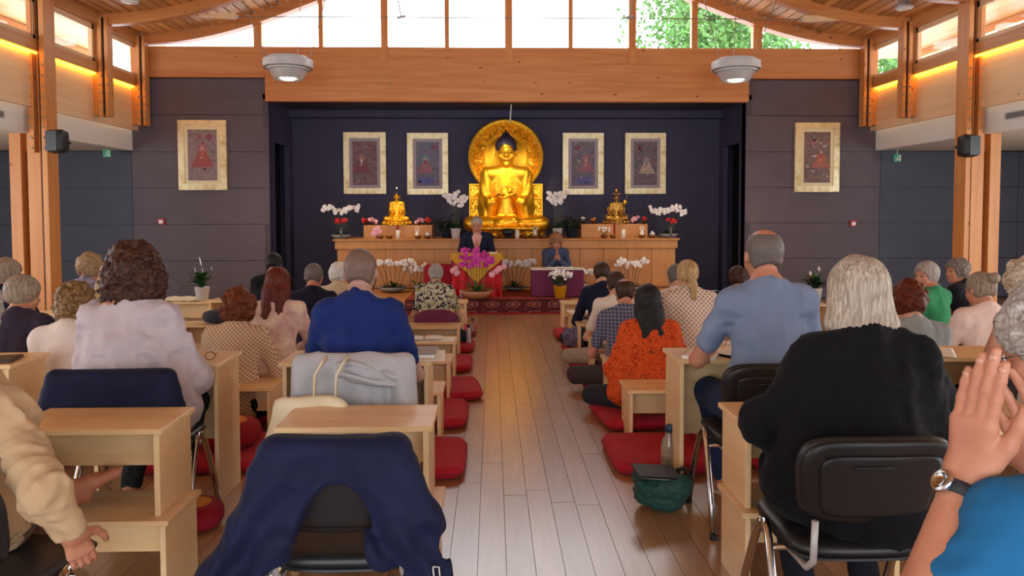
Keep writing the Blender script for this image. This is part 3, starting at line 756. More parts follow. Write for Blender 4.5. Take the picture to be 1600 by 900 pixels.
def person(px, top_py, Y, kind, label, hair, top, bottom, skin_='skin_fair', yaw=0, hyaw=0, nod=12, lean=8, arms='desk', g=1.0, sh=1.0, sc=None, sleeve='short', h=.014, hh=.008, face=False, group=None, zfeet=0, x_shift=0, seed=1, legs=True, cross=.33, fold=.007, name='person', scm=1.0, hs=None, feet=True, loose=False):
    zt = at(px, top_py, Y=Y).z; X = at(px, top_py, Y=Y).x
    extra = {'big': .035, 'curly': .02, 'curlys': .012, 'wavy': .02, 'bob': .012}.get(hair[0], .004)
    zt -= extra
    if hs is None:
        if kind == 'chair': hs = .46; s = (zt - hs) / .885
        else:
            s = 1.0; hs = zt - .885 * s
            lo_, hi_ = (.1 + zfeet, .34 + zfeet)
            if hs < lo_: hs = lo_; s = (zt - hs) / .885
            if hs > hi_: hs = hi_; s = (zt - hs) / .885
    else: s = (zt - hs) / .885
    s = s if sc is None else sc
    L = R(lean); ca, sa = math.cos(L), math.sin(L)
    def T(x, y, z):    # torso point, z above the seat; leaning about the hip
        z0 = z - .1; return (x * s, (y * ca + z0 * sa) * s, hs + (.1 + z0 * ca - y * sa) * s)
    # head
    HC = T(0, .035, .755)
    Rh = rotm(0, 0, R(hyaw)) @ rotm(-R(nod), 0, 0)
    H = HeadMap(HC, Rh, s)
    X0 = X; yy = Y - HC[1] * math.cos(R(yaw)); 
    xx = X0 + HC[1] * math.sin(R(yaw)) + x_shift
    swd = .165 * sh; gg = g
    sh_l = {sg: T(sg * swd, -.01, .555) for sg in (-1, 1)}
    body = [ell(T(0, 0, .40), (.15 * gg * s, .095 * gg * s, .19 * s), rotm(-L, 0, 0), .05), ell(T(0, .01, .17), (.14 * gg * s, .1 * gg * s, .16 * s), None, .05), ell(T(0, 0, .08), (.165 * gg * s, .12 * gg * s, .1 * s), None, .05),
            cone(T(0, .0, .6), H((0, -.015, -.06)), .056 * s, .052 * s, .03), cone(T(-swd * .8, -.01, .56), T(swd * .8, -.01, .56), .05 * s, .05 * s, .05),
            cone(T(0, -.01, .63), sh_l[1], .05 * s, .045 * s, .04), cone(T(0, -.01, .63), sh_l[-1], .05 * s, .045 * s, .04)]
    body += head_prims(H, s)
    el, ha = ARMS[arms] if isinstance(arms, str) else arms
    cl = [ell(T(0, -.005, .42), (.165 * gg * s, .112 * gg * s, .18 * s), rotm(-L, 0, 0), .06), ell(T(0, .0, .2), (.158 * gg * s, .122 * gg * s, .19 * s), None, .07),
          cone(T(-swd * .85, -.012, .548), T(swd * .85, -.012, .548), .062 * s, .062 * s, .06), cone(T(0, -.012, .612), sh_l[1], .064 * s, .055 * s, .05), cone(T(0, -.012, .612), sh_l[-1], .064 * s, .055 * s, .05),
          cone(T(0, .02, .08), T(0, .0, .2), .17 * gg * s, .15 * gg * s, .05)]
    if loose: cl += [cone(T(sg * .13 * gg, 0, .42), T(sg * .19 * gg, .04, .12), .09 * s, .11 * s, .06) for sg in (-1, 1)]
    for sg in (-1, 1):
        E = T(sg * el[0] * sh, el[1], el[2]); W = T(sg * ha[0], ha[1], ha[2])
        body += [cone(sh_l[sg], E, .045 * s, .038 * s, .03), cone(E, W, .037 * s, .026 * s, .02)]
        d = V(*W) - V(*E); d /= np.linalg.norm(d)
        if arms in ('pray', 'chin'): d = V(sg * -.12, .25, 1); up = V(sg, 0, .0)
        else: up = V(0, 0, 1)
        body += hand_prims(W, d, up, s, -sg if arms not in ('pray', 'chin') else sg * (1 if True else 1), .15 if arms in ('pray', 'chin') else .4)
        gs = .6 + .4 * gg
        cl.append(cone(sh_l[sg], E if sleeve != 'short' else tuple(np.array(sh_l[sg]) + (np.array(E) - np.array(sh_l[sg])) * .68), .06 * s * gs, (.052 if sleeve != 'long' else .05) * s * gs, .04))
        if sleeve == 'none': cl.pop()
        if sleeve == 'long': cl.append(cone(E, tuple(np.array(E) + (np.array(W) - np.array(E)) * .9), .052 * s * gs, .04 * s, .03))
        if sleeve == 'wide': cl.append(cone(E, tuple(np.array(E) + (np.array(W) - np.array(E)) * .75), .075 * s, .062 * s, .04))
    cl.append(plane((0, 0, -1), -(hs - .01)))
    pants = []
    if legs:
        for sg in (-1, 1):
            hp = (sg * .09 * s, .02, hs + .075 * s)
            if kind == 'chair':
                kn = (sg * .13 * s, .44 * s, hs + .05 * s); an = (sg * .12 * s, .40 * s, .09 + zfeet); toe = (sg * .13 * s, .56 * s, .035 + zfeet)
                an = (sg * .12, .24, .10); toe = (sg * .13, .38, .035)
            else:
                kn = (sg * (cross + .03) * s, .27 * s, .075 + zfeet + .055 * s); an = (-sg * .09 * s, .34 * s + .05 * (sg > 0), .06 + zfeet + .02); toe = (-sg * .2 * s, .30 * s, .05 + zfeet + .02)
            body += [cone(hp, kn, .075 * s, .052 * s, .03), cone(kn, an, .05 * s, .034 * s, .02)]
            if feet: body += [cone(an, toe, .034 * s, .024 * s, .02), cone((an[0], an[1] - .02, an[2] - .03), an, .03 * s, .034 * s, .02)]
            pants += [cone(hp, kn, .098 * s * (.7 + .3 * gg), .072 * s, .05), cone(kn, tuple(np.array(kn) + (np.array(an) - np.array(kn)) * .88), .068 * s, .052 * s, .03)]
        pants += [ell((0, .01, hs + .09 * s), (.175 * gg * s, .13 * gg * s, .1 * s), None, .04)]
    o = link(name, sdf_mesh(name, body, h, SK[skin_]), None, (xx, yy, 0), (0, 0, R(yaw))); tag(o, label, 'person', group)
    top_o = link(top[0], sdf_mesh(top[0], cl, h, top[1], fold_disp(fold, seed)), o)
    if legs: link(bottom[0], sdf_mesh(bottom[0], pants, h * 1.15, bottom[1], fold_disp(.006, seed + 4)), o)
    if hair[0] != 'none':
        hm = hair[1]; link('hair', sdf_mesh('hair', hair_prims(hair[0], H, s), hh, HM[hm], hair_disp(hair[0], H, s, seed)), o)
    if face:
        for sg in (-1, 1):
            q = H((sg * .031, .083, -.003)); e_ = MB().lathe([(.001, -.0062 * s), (.0075 * s, -.004 * s), (.010 * s, 0), (.0075 * s, .004 * s), (.001, .0062 * s)], n=12)
            e_.build('eye', EYE, o, True, loc=tuple(q))
            qa, qb = H((sg * .016, .093, .018)), H((sg * .048, .083, .017))
            MB().tube([qa, (qa + qb) / 2 + V(0, 0, .004), qb], .0035 * s, 6).build('eyebrow', HM[hair[1]], o, True)
        a, b_, c_ = H((-.019, .0945, -.0635)), H((0, .1, -.0635)), H((.019, .0945, -.0635))
        MB().tube([a, b_, c_], .0035 * s, 6).build('mouth', LIP, o, True)
    return o, H, s, hs, (xx, yy)
# ------------------------------------------------------------------ stage, altar
ZS = .21; YS = 10.72
st = MB().bb(-2.55, 3.3, YS + .01, YN - .02, 0.0, ZS - .012).build('stage', M['altar'], bevel=.01); tag(st, kind='structure')
m, nt, b = mat('red_carpet', '8e2a1e', .95); v = coord(nt); setc(nt, b, ramp(nt, noise(nt, v, 6, 4), [(.3, '86251b'), (.7, 'a03a26')])); bump(nt, b, noise(nt, v, 300, 2), .3, .003); M['carpet'] = m
m, nt, b = mat('patterned_rug', '6a1a1c', .95)
v = coord(nt, (1, 1, 1)); sx = nt.nodes.new('ShaderNodeSeparateXYZ'); nt.links.new(v, sx.inputs[0])
vo = voro(nt, coord(nt, (3.3, .01, 7.0)), 1.0, 'F1', 0, .0)
vo2 = voro(nt, coord(nt, (19, .01, 22)), 1.0, 'F1', 0, .7)
c1 = ramp(nt, vo, [(.10, 'b8745a'), (.16, '4e1018'), (.24, '7c2a22'), (.30, 'a8766a'), (.36, '4a0f17'), (.6, '5c141a')])
c2 = ramp(nt, vo2, [(.15, 'b58a7c'), (.26, '63181c'), (.6, '48101a')])
setc(nt, b, mix(nt, .45, c1, c2)); M['rug'] = m
rg = empty('rug', (0, YS, 0), 0, 'dark red patterned rug draped over the stage front edge', 'rug')
xa, xb = at(633, 480, Y=YS).x, at(893, 480, Y=YS).x
MB().bb(xa, xb, -.012, .0, .015, ZS).build('rug_front', M['rug'], rg)
MB().bb(xa, xb, -.014, .0, .002, .02).build('fringe_band', M['mat_dark'], rg)
MB().bb(xa, xb, -.012, 1.3, ZS - .01, ZS).build('rug_top', M['carpet'], rg)
# altar counter
YA = 12.35; ax0, ax1 = at(520, 375, Y=YA).x, at(1062, 375, Y=YA).x; ZA = at(800, 373, Y=YA).z
al = empty('altar_counter', ((ax0 + ax1) / 2, YA, ZS), 0, 'long honey-coloured wooden altar counter below the golden statues', 'altar'); W = ax1 - ax0; HA = ZA - ZS
MB().bb(-W / 2 + .06, W / 2 - .06, .06, 1.0, 0, HA - .03).build('body', M['altar'], al)
MB().bb(-W / 2, W / 2, -.02, 1.04, HA - .03, HA).build('top', M['altar'], al, bevel=.006)
MB().bb(-W / 2 + .03, W / 2 - .03, .01, .05, HA - .17, HA - .03).build('cornice', M['altar'], al, bevel=.01)
n = 14
for k in range(n):
    a = -W / 2 + .06 + (W - .12) * k / n; c = a + (W - .12) / n
    MB().bb(a + .004, c - .004, .04, .062, .03, HA - .175).build('panel', M['altar'], al, bevel=.003)
MB().bb(-W / 2 + .1, W / 2 - .1, .07, .1, 0, .03).build('plinth', M['dark'], al)

# statues ---------------------------------------------------------
def statue_prims(T, s, lean=0, arms='teach'):
    P = [ell(T(0, 0, .41), (.155 * s, .09 * s, .18 * s), None, .05 * s), ell(T(0, .0, .2), (.115 * s, .085 * s, .17 * s), None, .06 * s), ell(T(0, 0, .06), (.17 * s, .12 * s, .09 * s), None, .05 * s),
         cone(T(0, 0, .58), T(0, .01, .68), .056 * s, .052 * s, .03 * s), cone(T(-.15, 0, .535), T(.15, 0, .535), .058 * s, .058 * s, .06 * s), cone(T(0, 0, .57), T(.14, 0, .54), .05 * s, .055 * s, .04 * s), cone(T(0, 0, .57), T(-.14, 0, .54), .05 * s, .055 * s, .04 * s)]
    ha = {'teach': ((.19, -.01, .24), (.045, .2, .335)), 'lap': ((.205, -.0, .22), (.05, .18, .09)), 'hold': ((.21, -.0, .22), (.12, .17, .2))}[arms]
    for sg in (-1, 1):
        E = T(sg * ha[0][0], ha[0][1], ha[0][2]); Wp = T(sg * ha[1][0], ha[1][1], ha[1][2]); S_ = T(sg * .175, 0, .53)
        P += [cone(S_, E, .054 * s, .045 * s, .03 * s), cone(E, Wp, .042 * s, .027 * s, .02 * s)]
        if arms == 'teach': P += hand_prims(Wp, V(-sg * .55, .2, .45 if sg > 0 else .25), V(sg * .4, .6, .3), s * .95, sg, .3)
        elif arms == 'lap': P += hand_prims(Wp, V(-sg, .1, 0), V(0, .1, -1), s * .9, sg, .15)
        else: P += hand_prims(Wp, V(-sg * .3, .3, 1), V(sg * .2, -.8, .3), s * .9, sg, .3)
        kn = T(sg * .33, .13, .06); hp = T(sg * .1, 0, .07)
        P += [cone(hp, kn, .09 * s, .065 * s, .05 * s), cone(kn, T(-sg * .06, .24, .055 + .03 * (sg > 0)), .065 * s, .045 * s, .04 * s)]
    P += [cone(T(-.08, .22, .10), T(.16, .16, .115), .034 * s, .022 * s, .02 * s), cone(T(.08, .25, .05), T(-.14, .2, .07), .034 * s, .022 * s, .02 * s)]
    return P
def robe_prims(T, s):
    P = []
    for sg in (-1, 1):
        S_ = T(sg * .172, -.005, .53); E = T(sg * .196, -.02, .22)
        P += [cone(S_, E, .063 * s, .068 * s, .03 * s), cone(E, T(sg * .185, .05, .1), .06 * s, .045 * s, .05 * s), cone(E, T(sg * .13, .13, .27), .055 * s, .042 * s, .04 * s), cone(T(sg * .15, .11, .27), T(sg * .17, .06, .12), .045 * s, .05 * s, .04 * s), cone(T(sg * .185, .0, .4), T(sg * .19, .02, .15), .06 * s, .062 * s, .05 * s),
              cone(T(sg * .13, .12, .26), T(sg * .16, .08, .1), .04 * s, .03 * s, .04 * s)]
    P += [cone(T(0, -.075, .48), T(0, -.06, .1), .10 * s, .11 * s, .05 * s), cone(T(-.17, -.02, .53), T(.17, -.02, .53), .06 * s, .06 * s, .05 * s),
          ell(T(0, .15, .02), (.37 * s, .2 * s, .045 * s), None, .04 * s), ell(T(0, .08, .4), (.1 * s, .14 * s, .16 * s), None, .04 * s, 's')]
    return P
def robe_disp(s, a=.009):
    def f(P):
        x = P[:, 0] / s; z = P[:, 2] / s
        return (a * s * (1 - 2 * np.abs(np.sin(np.abs(x) * 48 - (z - .3) * 13 + 1.6 * vnoise(P / s, 5, 2)))) * .45).astype(np.float32)
    return f
def statue(name, loc, s, arms, gm, hairm, label, h, lotus=True, ushnisha=True, rz=0, zoff=0.0, hd=1.12, hz=.775):
    t = empty(name, loc, PI + rz, label, 'statue')
    zb0 = zoff
    T = lambda x, y, z: (x * s, y * s, zb0 + z * s)
    H = HeadMap(T(0, .02, hz), rotm(-R(4), 0, 0), s * hd)
    body = statue_prims(T, s, 0, arms) + head_prims(H, s * hd)
    for sg in (-1, 1): body += [cone(H((sg * .084, -.005, -.03)), H((sg * .086, -.0, -.085)), .009 * s, .011 * s, .01 * s)]
    sdf_obj('body', body, h, gm, t)
    sdf_obj('robe', robe_prims(T, s), h * 1.1, gm, t, robe_disp(s))
    hp = [ell(H((0, -.014, .036)), (.083 * s * hd, .103 * s * hd, .09 * s * hd), None, .01), ell(H((0, .13, -.035)), (.1 * s * hd, .095 * s * hd, .098 * s * hd), None, .01, 's'), plane((0, 0, -1), -float(H((0, 0, -.035))[2]))]
    if ushnisha: hp += [ell(H((0, -.015, .118)), (.04 * s, .042 * s, .034 * s), None, .012 * s), cone(H((0, -.015, .145)), H((0, -.015, .158)), .012 * s, .008 * s, .01 * s)]
    sdf_obj('hair', hp, h * .8, hairm, t, lambda P: (.004 * s * np.sin(P[:, 0] * 110 / s) * np.sin(P[:, 2] * 110 / s) * np.sin(P[:, 1] * 110 / s)).astype(np.float32))
    for sg in (-1, 1):
        q1, q2, q3 = H((sg * .048, .084, -.006)), H((sg * .032, .094, -.012)), H((sg * .016, .09, -.006))
        MB().tube([q1, q2, q3], .0035 * s, 6).build('eyelid', EYE, t, True)
        q1, q2, q3 = H((sg * .052, .08, .012)), H((sg * .032, .092, .022)), H((sg * .01, .096, .012)); MB().tube([q1, q2, q3], .003 * s, 6).build('eyebrow', EYE, t, True)
    a, b_, c_ = H((-.02, .094, -.06)), H((0, .1005, -.064)), H((.02, .094, -.06)); MB().tube([a, b_, c_], .003 * s, 6).build('mouth', LIP, t, True)
    return t, T, H
# main statue
YB = 13.15; pb = at(791, 372, Y=YB)
s_b = 1.86
bt, T, H = statue('seated_buddha', (pb.x, YB, ZA), s_b, 'teach', M['gold'], M['goldhair'], 'large golden seated buddha before a round halo, centre of the altar', .013, zoff=.13, hd=1.24, hz=.745)
# low throne under the statue
MB().pad(1.3, .8, .24, lambda a, b, c: (a, b - .02, c + .1), 12, 3.5, 4).build('seat_cushion', M['gold'], bt, True)
for k in range(20):
    a = 2 * PI * k / 20; MB().tube([(.60 * math.cos(a), .38 * math.sin(a) - .02, -.0), (.63 * math.cos(a), .41 * math.sin(a) - .02, .06), (.57 * math.cos(a), .36 * math.sin(a) - .02, .12)], [.05, .075, .03], 8).build('lotus_petal', M['gold'], bt, True)
# reddish shade between arms and torso, put in as orange pieces
MB().prism([(-.30, .45), (-.16, .45), (-.12, .98), (-.22, 1.02)], .06, .09).build('robe_shade', M['orange'], bt)
MB().prism([(.16, .45), (.30, .45), (.22, 1.02), (.12, .98)], .06, .09).build('robe_shade', M['orange'], bt)
# halo: disc with carved ring, built as relief grid
def relief(u, v, seed=3):
    P = np.stack([u, v, np.zeros_like(u)], -1).astype(np.float32)
    W = P + .06 * np.stack([vnoise(P, 9, seed), vnoise(P, 9, seed + 1), 0 * u], -1)
    n1 = np.abs(vnoise(W, 32, seed + 2)); n2 = vnoise(W, 60, seed + 4)
    return np.clip(.055 - .22 * n1 + .015 * n2, -.03, .05)
def grid_mesh(name, X, Y, Z, m_):
    a, b = X.shape; v = np.stack([X, Y, Z], -1).reshape(-1, 3); i = np.arange(a * b).reshape(a, b)
    q = np.stack([i[:-1, :-1], i[1:, :-1], i[1:, 1:], i[:-1, 1:]], -1).reshape(-1, 4); return np_mesh(name, [(v, q)], m_)
hz = at(791, 244, Y=YB + .1).z - ZA; HR = .67
r = np.linspace(.01, HR, 130)[:, None]; th = np.linspace(0, 2 * PI, 481)[None, :]
X = (r * np.cos(th)); Z = hz + r * np.sin(th); rr_ = np.broadcast_to(r, X.shape)
ring = ((rr_ > HR * .62) & (rr_ < HR * .9))
hgt = np.where(ring, relief(X, Z), 0) + np.where((rr_ > .9 * HR) & (rr_ < .985 * HR), .035 + .008 * np.sin(th * 90), 0) + np.where((rr_ > .585 * HR) & (rr_ < .62 * HR), .03 + .006 * np.sin(th * 60), 0)
me = grid_mesh('halo_disc', X, .24 * -1 + hgt, Z, M['gold_relief']); fix(me); link('halo_disc', me, bt)
MB().lathe([(HR, -.03), (HR + .012, 0), (HR, .03), (HR - .02, .035)], n=72).build('halo_rim', M['gold'], bt, True, loc=(0, -.26, hz), rot=(PI / 2, 0, 0))
hw = .66; zt_ = at(791, 287, Y=YB + .1).z - ZA
for sg in (-1, 1):
    u = np.linspace(.1, hw, 70)[:, None]; w = np.linspace(.0, zt_, 120)[None, :]; U, Wz = np.broadcast_arrays(u, w)
    hg = relief(U + 3, Wz * .9, 9); edge = (U > hw - .03) | (U < .13) | (Wz > zt_ - .03) | (np.abs(Wz - zt_ * .72) < .015); hg = np.where(edge, .045, hg)
    me = grid_mesh('throne_back', sg * U, -.23 + hg, Wz, M['gold_relief']); fix(me); link('throne_back', me, bt)
    MB().bb(min(sg * .1, sg * hw), max(sg * .1, sg * hw), -.3, -.22, 0, zt_).build('throne_block', M['gold'], bt)
# warm altar spots
for (x, y, z, tx, ty, tz, e, sz) in ((pb.x - .5, 11.3, 3.24, pb.x, YB, 2.0, 150, 40), (pb.x + .6, 11.3, 3.24, pb.x, YB, 1.7, 110, 42), (at(620, 300, Y=13).x, 12.2, 3.2, at(620, 300, Y=13).x, 13, 1.3, 95, 44), (at(963, 300, Y=13).x, 12.2, 3.2, at(963, 300, Y=13).x, 13, 1.3, 80, 44)):
    l = bpy.data.lights.new('altar_spot', 'SPOT'); l.energy = e; l.color = (1, .78, .42); l.spot_size = R(sz); l.spot_blend = .6; l.shadow_soft_size = .04
    o = bpy.data.objects.new('altar_spot', l); COL.objects.link(o); o.location = (x, y, z); o.rotation_euler = Vector((tx - x, ty - y, tz - z)).to_track_quat('-Z', 'Y').to_euler()
sr = empty('spot_rod', (at(797, 165, Y=12.9).x, 12.9, 3.15), 0, 'short pale rod hanging above the golden halo', 'rod'); MB().tube([(0, 0, -.12), (.02, 0, .19)], .012, 6).build('rod', M['white'], sr)
# plinths with the small statues
def plinth(x0p, x1p, ztop_p, lb):
    Y = 12.75; a, c = at(x0p, 360, Y=Y).x, at(x1p, 360, Y=Y).x; z = at(620, ztop_p, Y=Y).z
    t = empty('altar_plinth', ((a + c) / 2, Y, ZA), 0, 'low wooden plinth box on the altar under the %s small statue' % lb, 'plinth'); w = (c - a) / 2
    MB().bb(-w, -.01, 0, .4, 0, z - ZA).build('box_half', M['altar'], t, bevel=.004); MB().bb(.01, w, 0, .4, 0, z - ZA).build('box_half', M['altar'], t, bevel=.004)
    MB().bb(-.012, .012, -.01, .01, 0, z - ZA).build('ribbon', M['mat_dark'], t); return z
z1 = plinth(568, 675, 352, 'left'); z2 = plinth(908, 1012, 351, 'right')
def lotus(t, s, m_, H_=.12):
    MB().lathe([(.40 * s, 0), (.44 * s, .02 * s), (.36 * s, H_ * s * .5), (.42 * s, H_ * s), (.3 * s, H_ * s * 1.1)], n=32).build('lotus_base', m_, t, True)
    for k in range(18):
        a = 2 * PI * k / 18; MB().tube([(.39 * s * math.cos(a), .39 * s * math.sin(a), .02 * s), (.45 * s * math.cos(a), .45 * s * math.sin(a), .07 * s), (.40 * s * math.cos(a), .40 * s * math.sin(a), H_ * s)], [.03 * s, .055 * s, .02 * s], 6).build('lotus_petal', m_, t, True)
sb_x = at(620, 300, Y=12.95).x
ss = (at(620, 296, Y=12.95).z - z1) / (1.12)
b1, T, H = statue('small_buddha', (sb_x, 12.95, z1), ss, 'lap', M['gold'], M['goldhair'], 'small golden seated buddha on lotus base, left side of altar', .0065, zoff=.14 * ss)
lotus(b1, ss, M['gold'])
MB().lathe([(.012, 0), (.02, .015), (.01, .035)], n=10).build('finial', M['petal'], b1, True, loc=tuple(H((0, -.015, .19))))
sb_x = at(963, 300, Y=12.95).x; ss = (at(963, 300, Y=12.95).z - z2) / 1.1
b2, T, H = statue('crowned_bodhisattva', (sb_x, 12.95, z2), ss, 'hold', M['bronze'], M['goldhair'], 'small bronze crowned bodhisattva holding a flower stem, right side of altar', .0065, zoff=.14 * ss)
lotus(b2, ss, M['bronze'])
mm = MB()
for a in (-70, -35, 0, 35, 70):
    q = H((.085 * math.sin(R(a)), .085 * math.cos(R(a)), .06)); q2 = H((.11 * math.sin(R(a)), .1 * math.cos(R(a)), .15)); mm.tube([q, (q + q2) / 2, q2], [.02 * ss, .022 * ss, .003 * ss], 6)
mm.build('crown', M['bronze'], b2, True)
MB().lathe([(.04 * ss, 0), (.05 * ss, .03 * ss), (.02 * ss, .1 * ss)], n=12).build('topknot_jewel', M['gold'], b2, True, loc=tuple(H((0, -.02, .17))))
MB().tube([T(-.14, .1, .1), T(-.24, .08, .4), T(-.34, .05, .78), T(-.42, .05, .95)], .008 * ss, 6).build('flower_stem', M['bronze'], b2, True)
MB().tube([T(-.26, .06, .5), T(-.3, .08, .62), T(-.26, .08, .7)], [.02 * ss, .075 * ss, .01 * ss], 8).build('held_flower', M['gold'], b2, True)
mm = MB()
for sg in (-1, 1): mm.tube([T(sg * .16, .02, .56), T(sg * .3, -.02, .4), T(sg * .26, .02, .2), T(sg * .42, .1, .12)], [.012 * ss, .03 * ss, .03 * ss, .012 * ss], 6)
mm.build('scarf', M['bronze'], b2, True)

# ------------------------------------------------------------------ framed scroll paintings
m, nt, b = mat('champagne_frame', 'd9c79a', .35, .35); v = coord(nt); g = noise(nt, v, 7, 2); setc(nt, b, ramp(nt, g, [(.3, 'c7ae74'), (.55, 'e4d6ae'), (.75, 'd6c08a')])); M['frame'] = m
M['mount'] = mat('cream_mount', 'e0cfa4', .6)[0]; M['mount2'] = mat('mauve_mount', 'a79aa0', .7)[0]
def canvas(name, a, b_, c_):
    m, nt, b = mat(name, a, .6); v = coord(nt); n1 = noise(nt, v, 9, 5, .65, 1.2); n2 = noise(nt, v, 26, 4, .6, 2)
    c1 = ramp(nt, n1, [(.34, a), (.5, b_), (.64, c_)]); c2 = ramp(nt, n2, [(.42, '3a3038'), (.5, '8c7470'), (.6, 'b49a84')]); setc(nt, b, mix(nt, .3, c1, c2)); return m
def paint(name, c):
    m, nt, b = mat(name, c, .6); v = coord(nt); n1 = noise(nt, v, 22, 5, .7, 2.0)
    setc(nt, b, mix(nt, ramp(nt, n1, [(.42, (0, 0, 0, 1)), (.62, (.85, .85, .85, 1))]), c, '5e5058')); return m
PT = dict(red=paint('painted_vermilion', 'a8392f'), rose=paint('painted_rose', 'a8616a'), crim=paint('painted_crimson', '8d3040'), cyan=paint('painted_turquoise', '5a93a6'), blue=paint('painted_blue', '54599c'), flesh=paint('painted_flesh', 'c69377'), cream=paint('painted_cream', 'c9b29a'), grey=paint('painted_grey', '8d8590'), white=paint('painted_white', 'd2c6be'), green=paint('painted_green', '4c6458'), orange=paint('painted_orange', 'b7603c'))
def disc(m_, x, z, r, y, n=18, sx=1):
    m_.add([(x + sx * r * math.cos(2 * PI * k / n), y, z + r * math.sin(2 * PI * k / n)) for k in range(n)] + [(x, y, z)], [(k, (k + 1) % n, n) for k in range(n)])
def thangka(x0, y0, x1, y1, Y, fw, label, cols, fig, seed):
    a = at(x0, y1, Y=Y); c = at(x1, y0, Y=Y); w = c.x - a.x; h = c.z - a.z
    t = empty('framed_painting', ((a.x + c.x) / 2, Y, (a.z + c.z) / 2), 0, label, 'painting')
    W, Hh = w / 2, h / 2; f = fw; segs = 9
    # frame built from many short mitred pieces
    for sg in (-1, 1):
        for k in range(segs):
            z0 = -Hh + h * k / segs; MB().bb(*sorted((sg * W, sg * (W - f))), -.045, 0, z0 + .0008, z0 + h / segs - .0008).build('frame_piece', M['frame'], t)
        for k in range(5):
            xx = -W + f + (w - 2 * f) * k / 5; MB().bb(xx + .0008, xx + (w - 2 * f) / 5 - .0008, -.045, 0, *sorted((sg * Hh, sg * (Hh - f)))).build('frame_piece', M['frame'], t)
    MB().bb(-W + f, W - f, -.03, -.005, -Hh + f, Hh - f).build('mount', M['mount'] if seed < 3 else M['mount2'], t)
    iw, ih = W - f * 1.55, Hh - f * 1.55
    MB().bb(-iw, iw, -.034, -.03, -ih, ih).build('canvas', canvas('canvas_%d' % seed, *cols), t)
    yy = -.036; rr = random.Random(seed)
    bg_ = {}
    def P(k): return bg_.setdefault(k, MB())
    sx = fig.get('sun', (.5, .7)); disc(P(fig.get('sunc', 'crim')), iw * sx[0], ih * sx[1], iw * .24, yy)
    for k in range(44):     # clouds, rocks and blossoms
        disc(P(rr.choice(fig['bits'])), rr.uniform(-.9, .9) * iw, rr.uniform(-.93, .93) * ih, iw * rr.uniform(.03, .10), yy - .0003 * (k % 4), 7, rr.uniform(1, 2))
    x, z, q = fig['pos'][0] * iw, fig['pos'][1] * ih, iw * fig.get('size', .55) * 1.35
    if fig.get('water'): disc(P(fig['water']), x * .5, -ih * .78, iw * .36, yy - .0003, 14, 2.0)
    if fig.get('halo'): disc(P(fig['halo']), x, z + q * .9, q * .55, yy - .0015)
    y2 = yy - .002
    P(fig['robe']).add([(x - q, y2, z - q * .55), (x + q, y2, z - q * .55), (x + q * .75, y2, z - q * .15), (x + q * .42, y2, z + q * .55), (x + q * .2, y2, z + q * .72), (x - q * .2, y2, z + q * .72), (x - q * .42, y2, z + q * .55), (x - q * .75, y2, z - q * .15)], [tuple(range(8))])
    P(fig['inner']).add([(x - q * .2, y2 - .0006, z + q * .7), (x + q * .2, y2 - .0006, z + q * .7), (x, y2 - .0006, z - q * .2)], [(0, 1, 2)])
    disc(P('flesh'), x, z + q * .95, q * .24, y2 - .001, 14, .85); disc(P('flesh'), x - q * .1, z, q * .13, y2 - .001, 8, 1.3)
    P(fig['robe']).add([(x - q * 1.2, y2 + .0004, z - q * .95), (x + q * 1.2, y2 + .0004, z - q * .95), (x + q * .9, y2 + .0004, z - q * .5), (x - q * .9, y2 + .0004, z - q * .5)], [(0, 1, 2, 3)])
    for k, mm in bg_.items(): tag(mm.build('painted_%s' % {'crim': 'crimson'}.get(k, k), PT[k], t), kind='stuff')
thangka(281, 188, 354, 297, YF, .1, 'framed painting of a red-robed seated figure, on left panel wall', ('6a5660', '8a7478', '5a4854'), dict(pos=(.0, -.1), robe='red', inner='orange', size=.5, sun=(.5, .7), bits=['red', 'rose', 'grey', 'orange'], halo='rose'), 1)
thangka(1240, 192, 1311, 300, YF, .1, 'framed painting of an orange-cowled figure, on right panel wall', ('4a3a3c', '6e5550', '5a4440'), dict(pos=(.3, -.1), robe='orange', inner='red', size=.48, sun=(-.3, .6), sunc='rose', bits=['grey', 'rose', 'crim', 'cream'], halo=None), 2)
thangka(538, 207, 603, 303, YN - .005, .105, 'framed painting with crimson robes, leftmost of the four in the niche', ('5c4e5a', '6e4a58', '7e2f3c'), dict(pos=(-.25, -.1), robe='crim', inner='white', size=.5, sun=(.5, .72), bits=['crim', 'grey', 'rose'], halo='rose'), 3)
thangka(637, 208, 700, 304, YN - .005, .105, 'framed painting with turquoise halo, between small and large golden buddhas', ('465068', '56607c', '6d5a78'), dict(pos=(-.2, -.1), robe='rose', inner='crim', size=.48, sun=(.55, .75), bits=['cyan', 'grey', 'blue', 'red'], halo='cyan', water='blue'), 4)
thangka(879, 208, 943, 304, YN - .005, .105, 'framed painting with blue water, just right of the large halo', ('4c5364', '665a6a', '5b5478'), dict(pos=(.25, -.05), robe='rose', inner='flesh', size=.46, sun=(-.55, .72), bits=['grey', 'green', 'blue', 'cream'], halo='rose', water='blue'), 5)
thangka(976, 208, 1040, 303, YN - .005, .105, 'framed painting of a pale-robed figure, rightmost of the niche four', ('4e4a5e', '5c5262', '6a4a48'), dict(pos=(.1, -.15), robe='cream', inner='grey', size=.46, sun=(-.55, .72), bits=['grey', 'green', 'rose'], halo='grey'), 6)

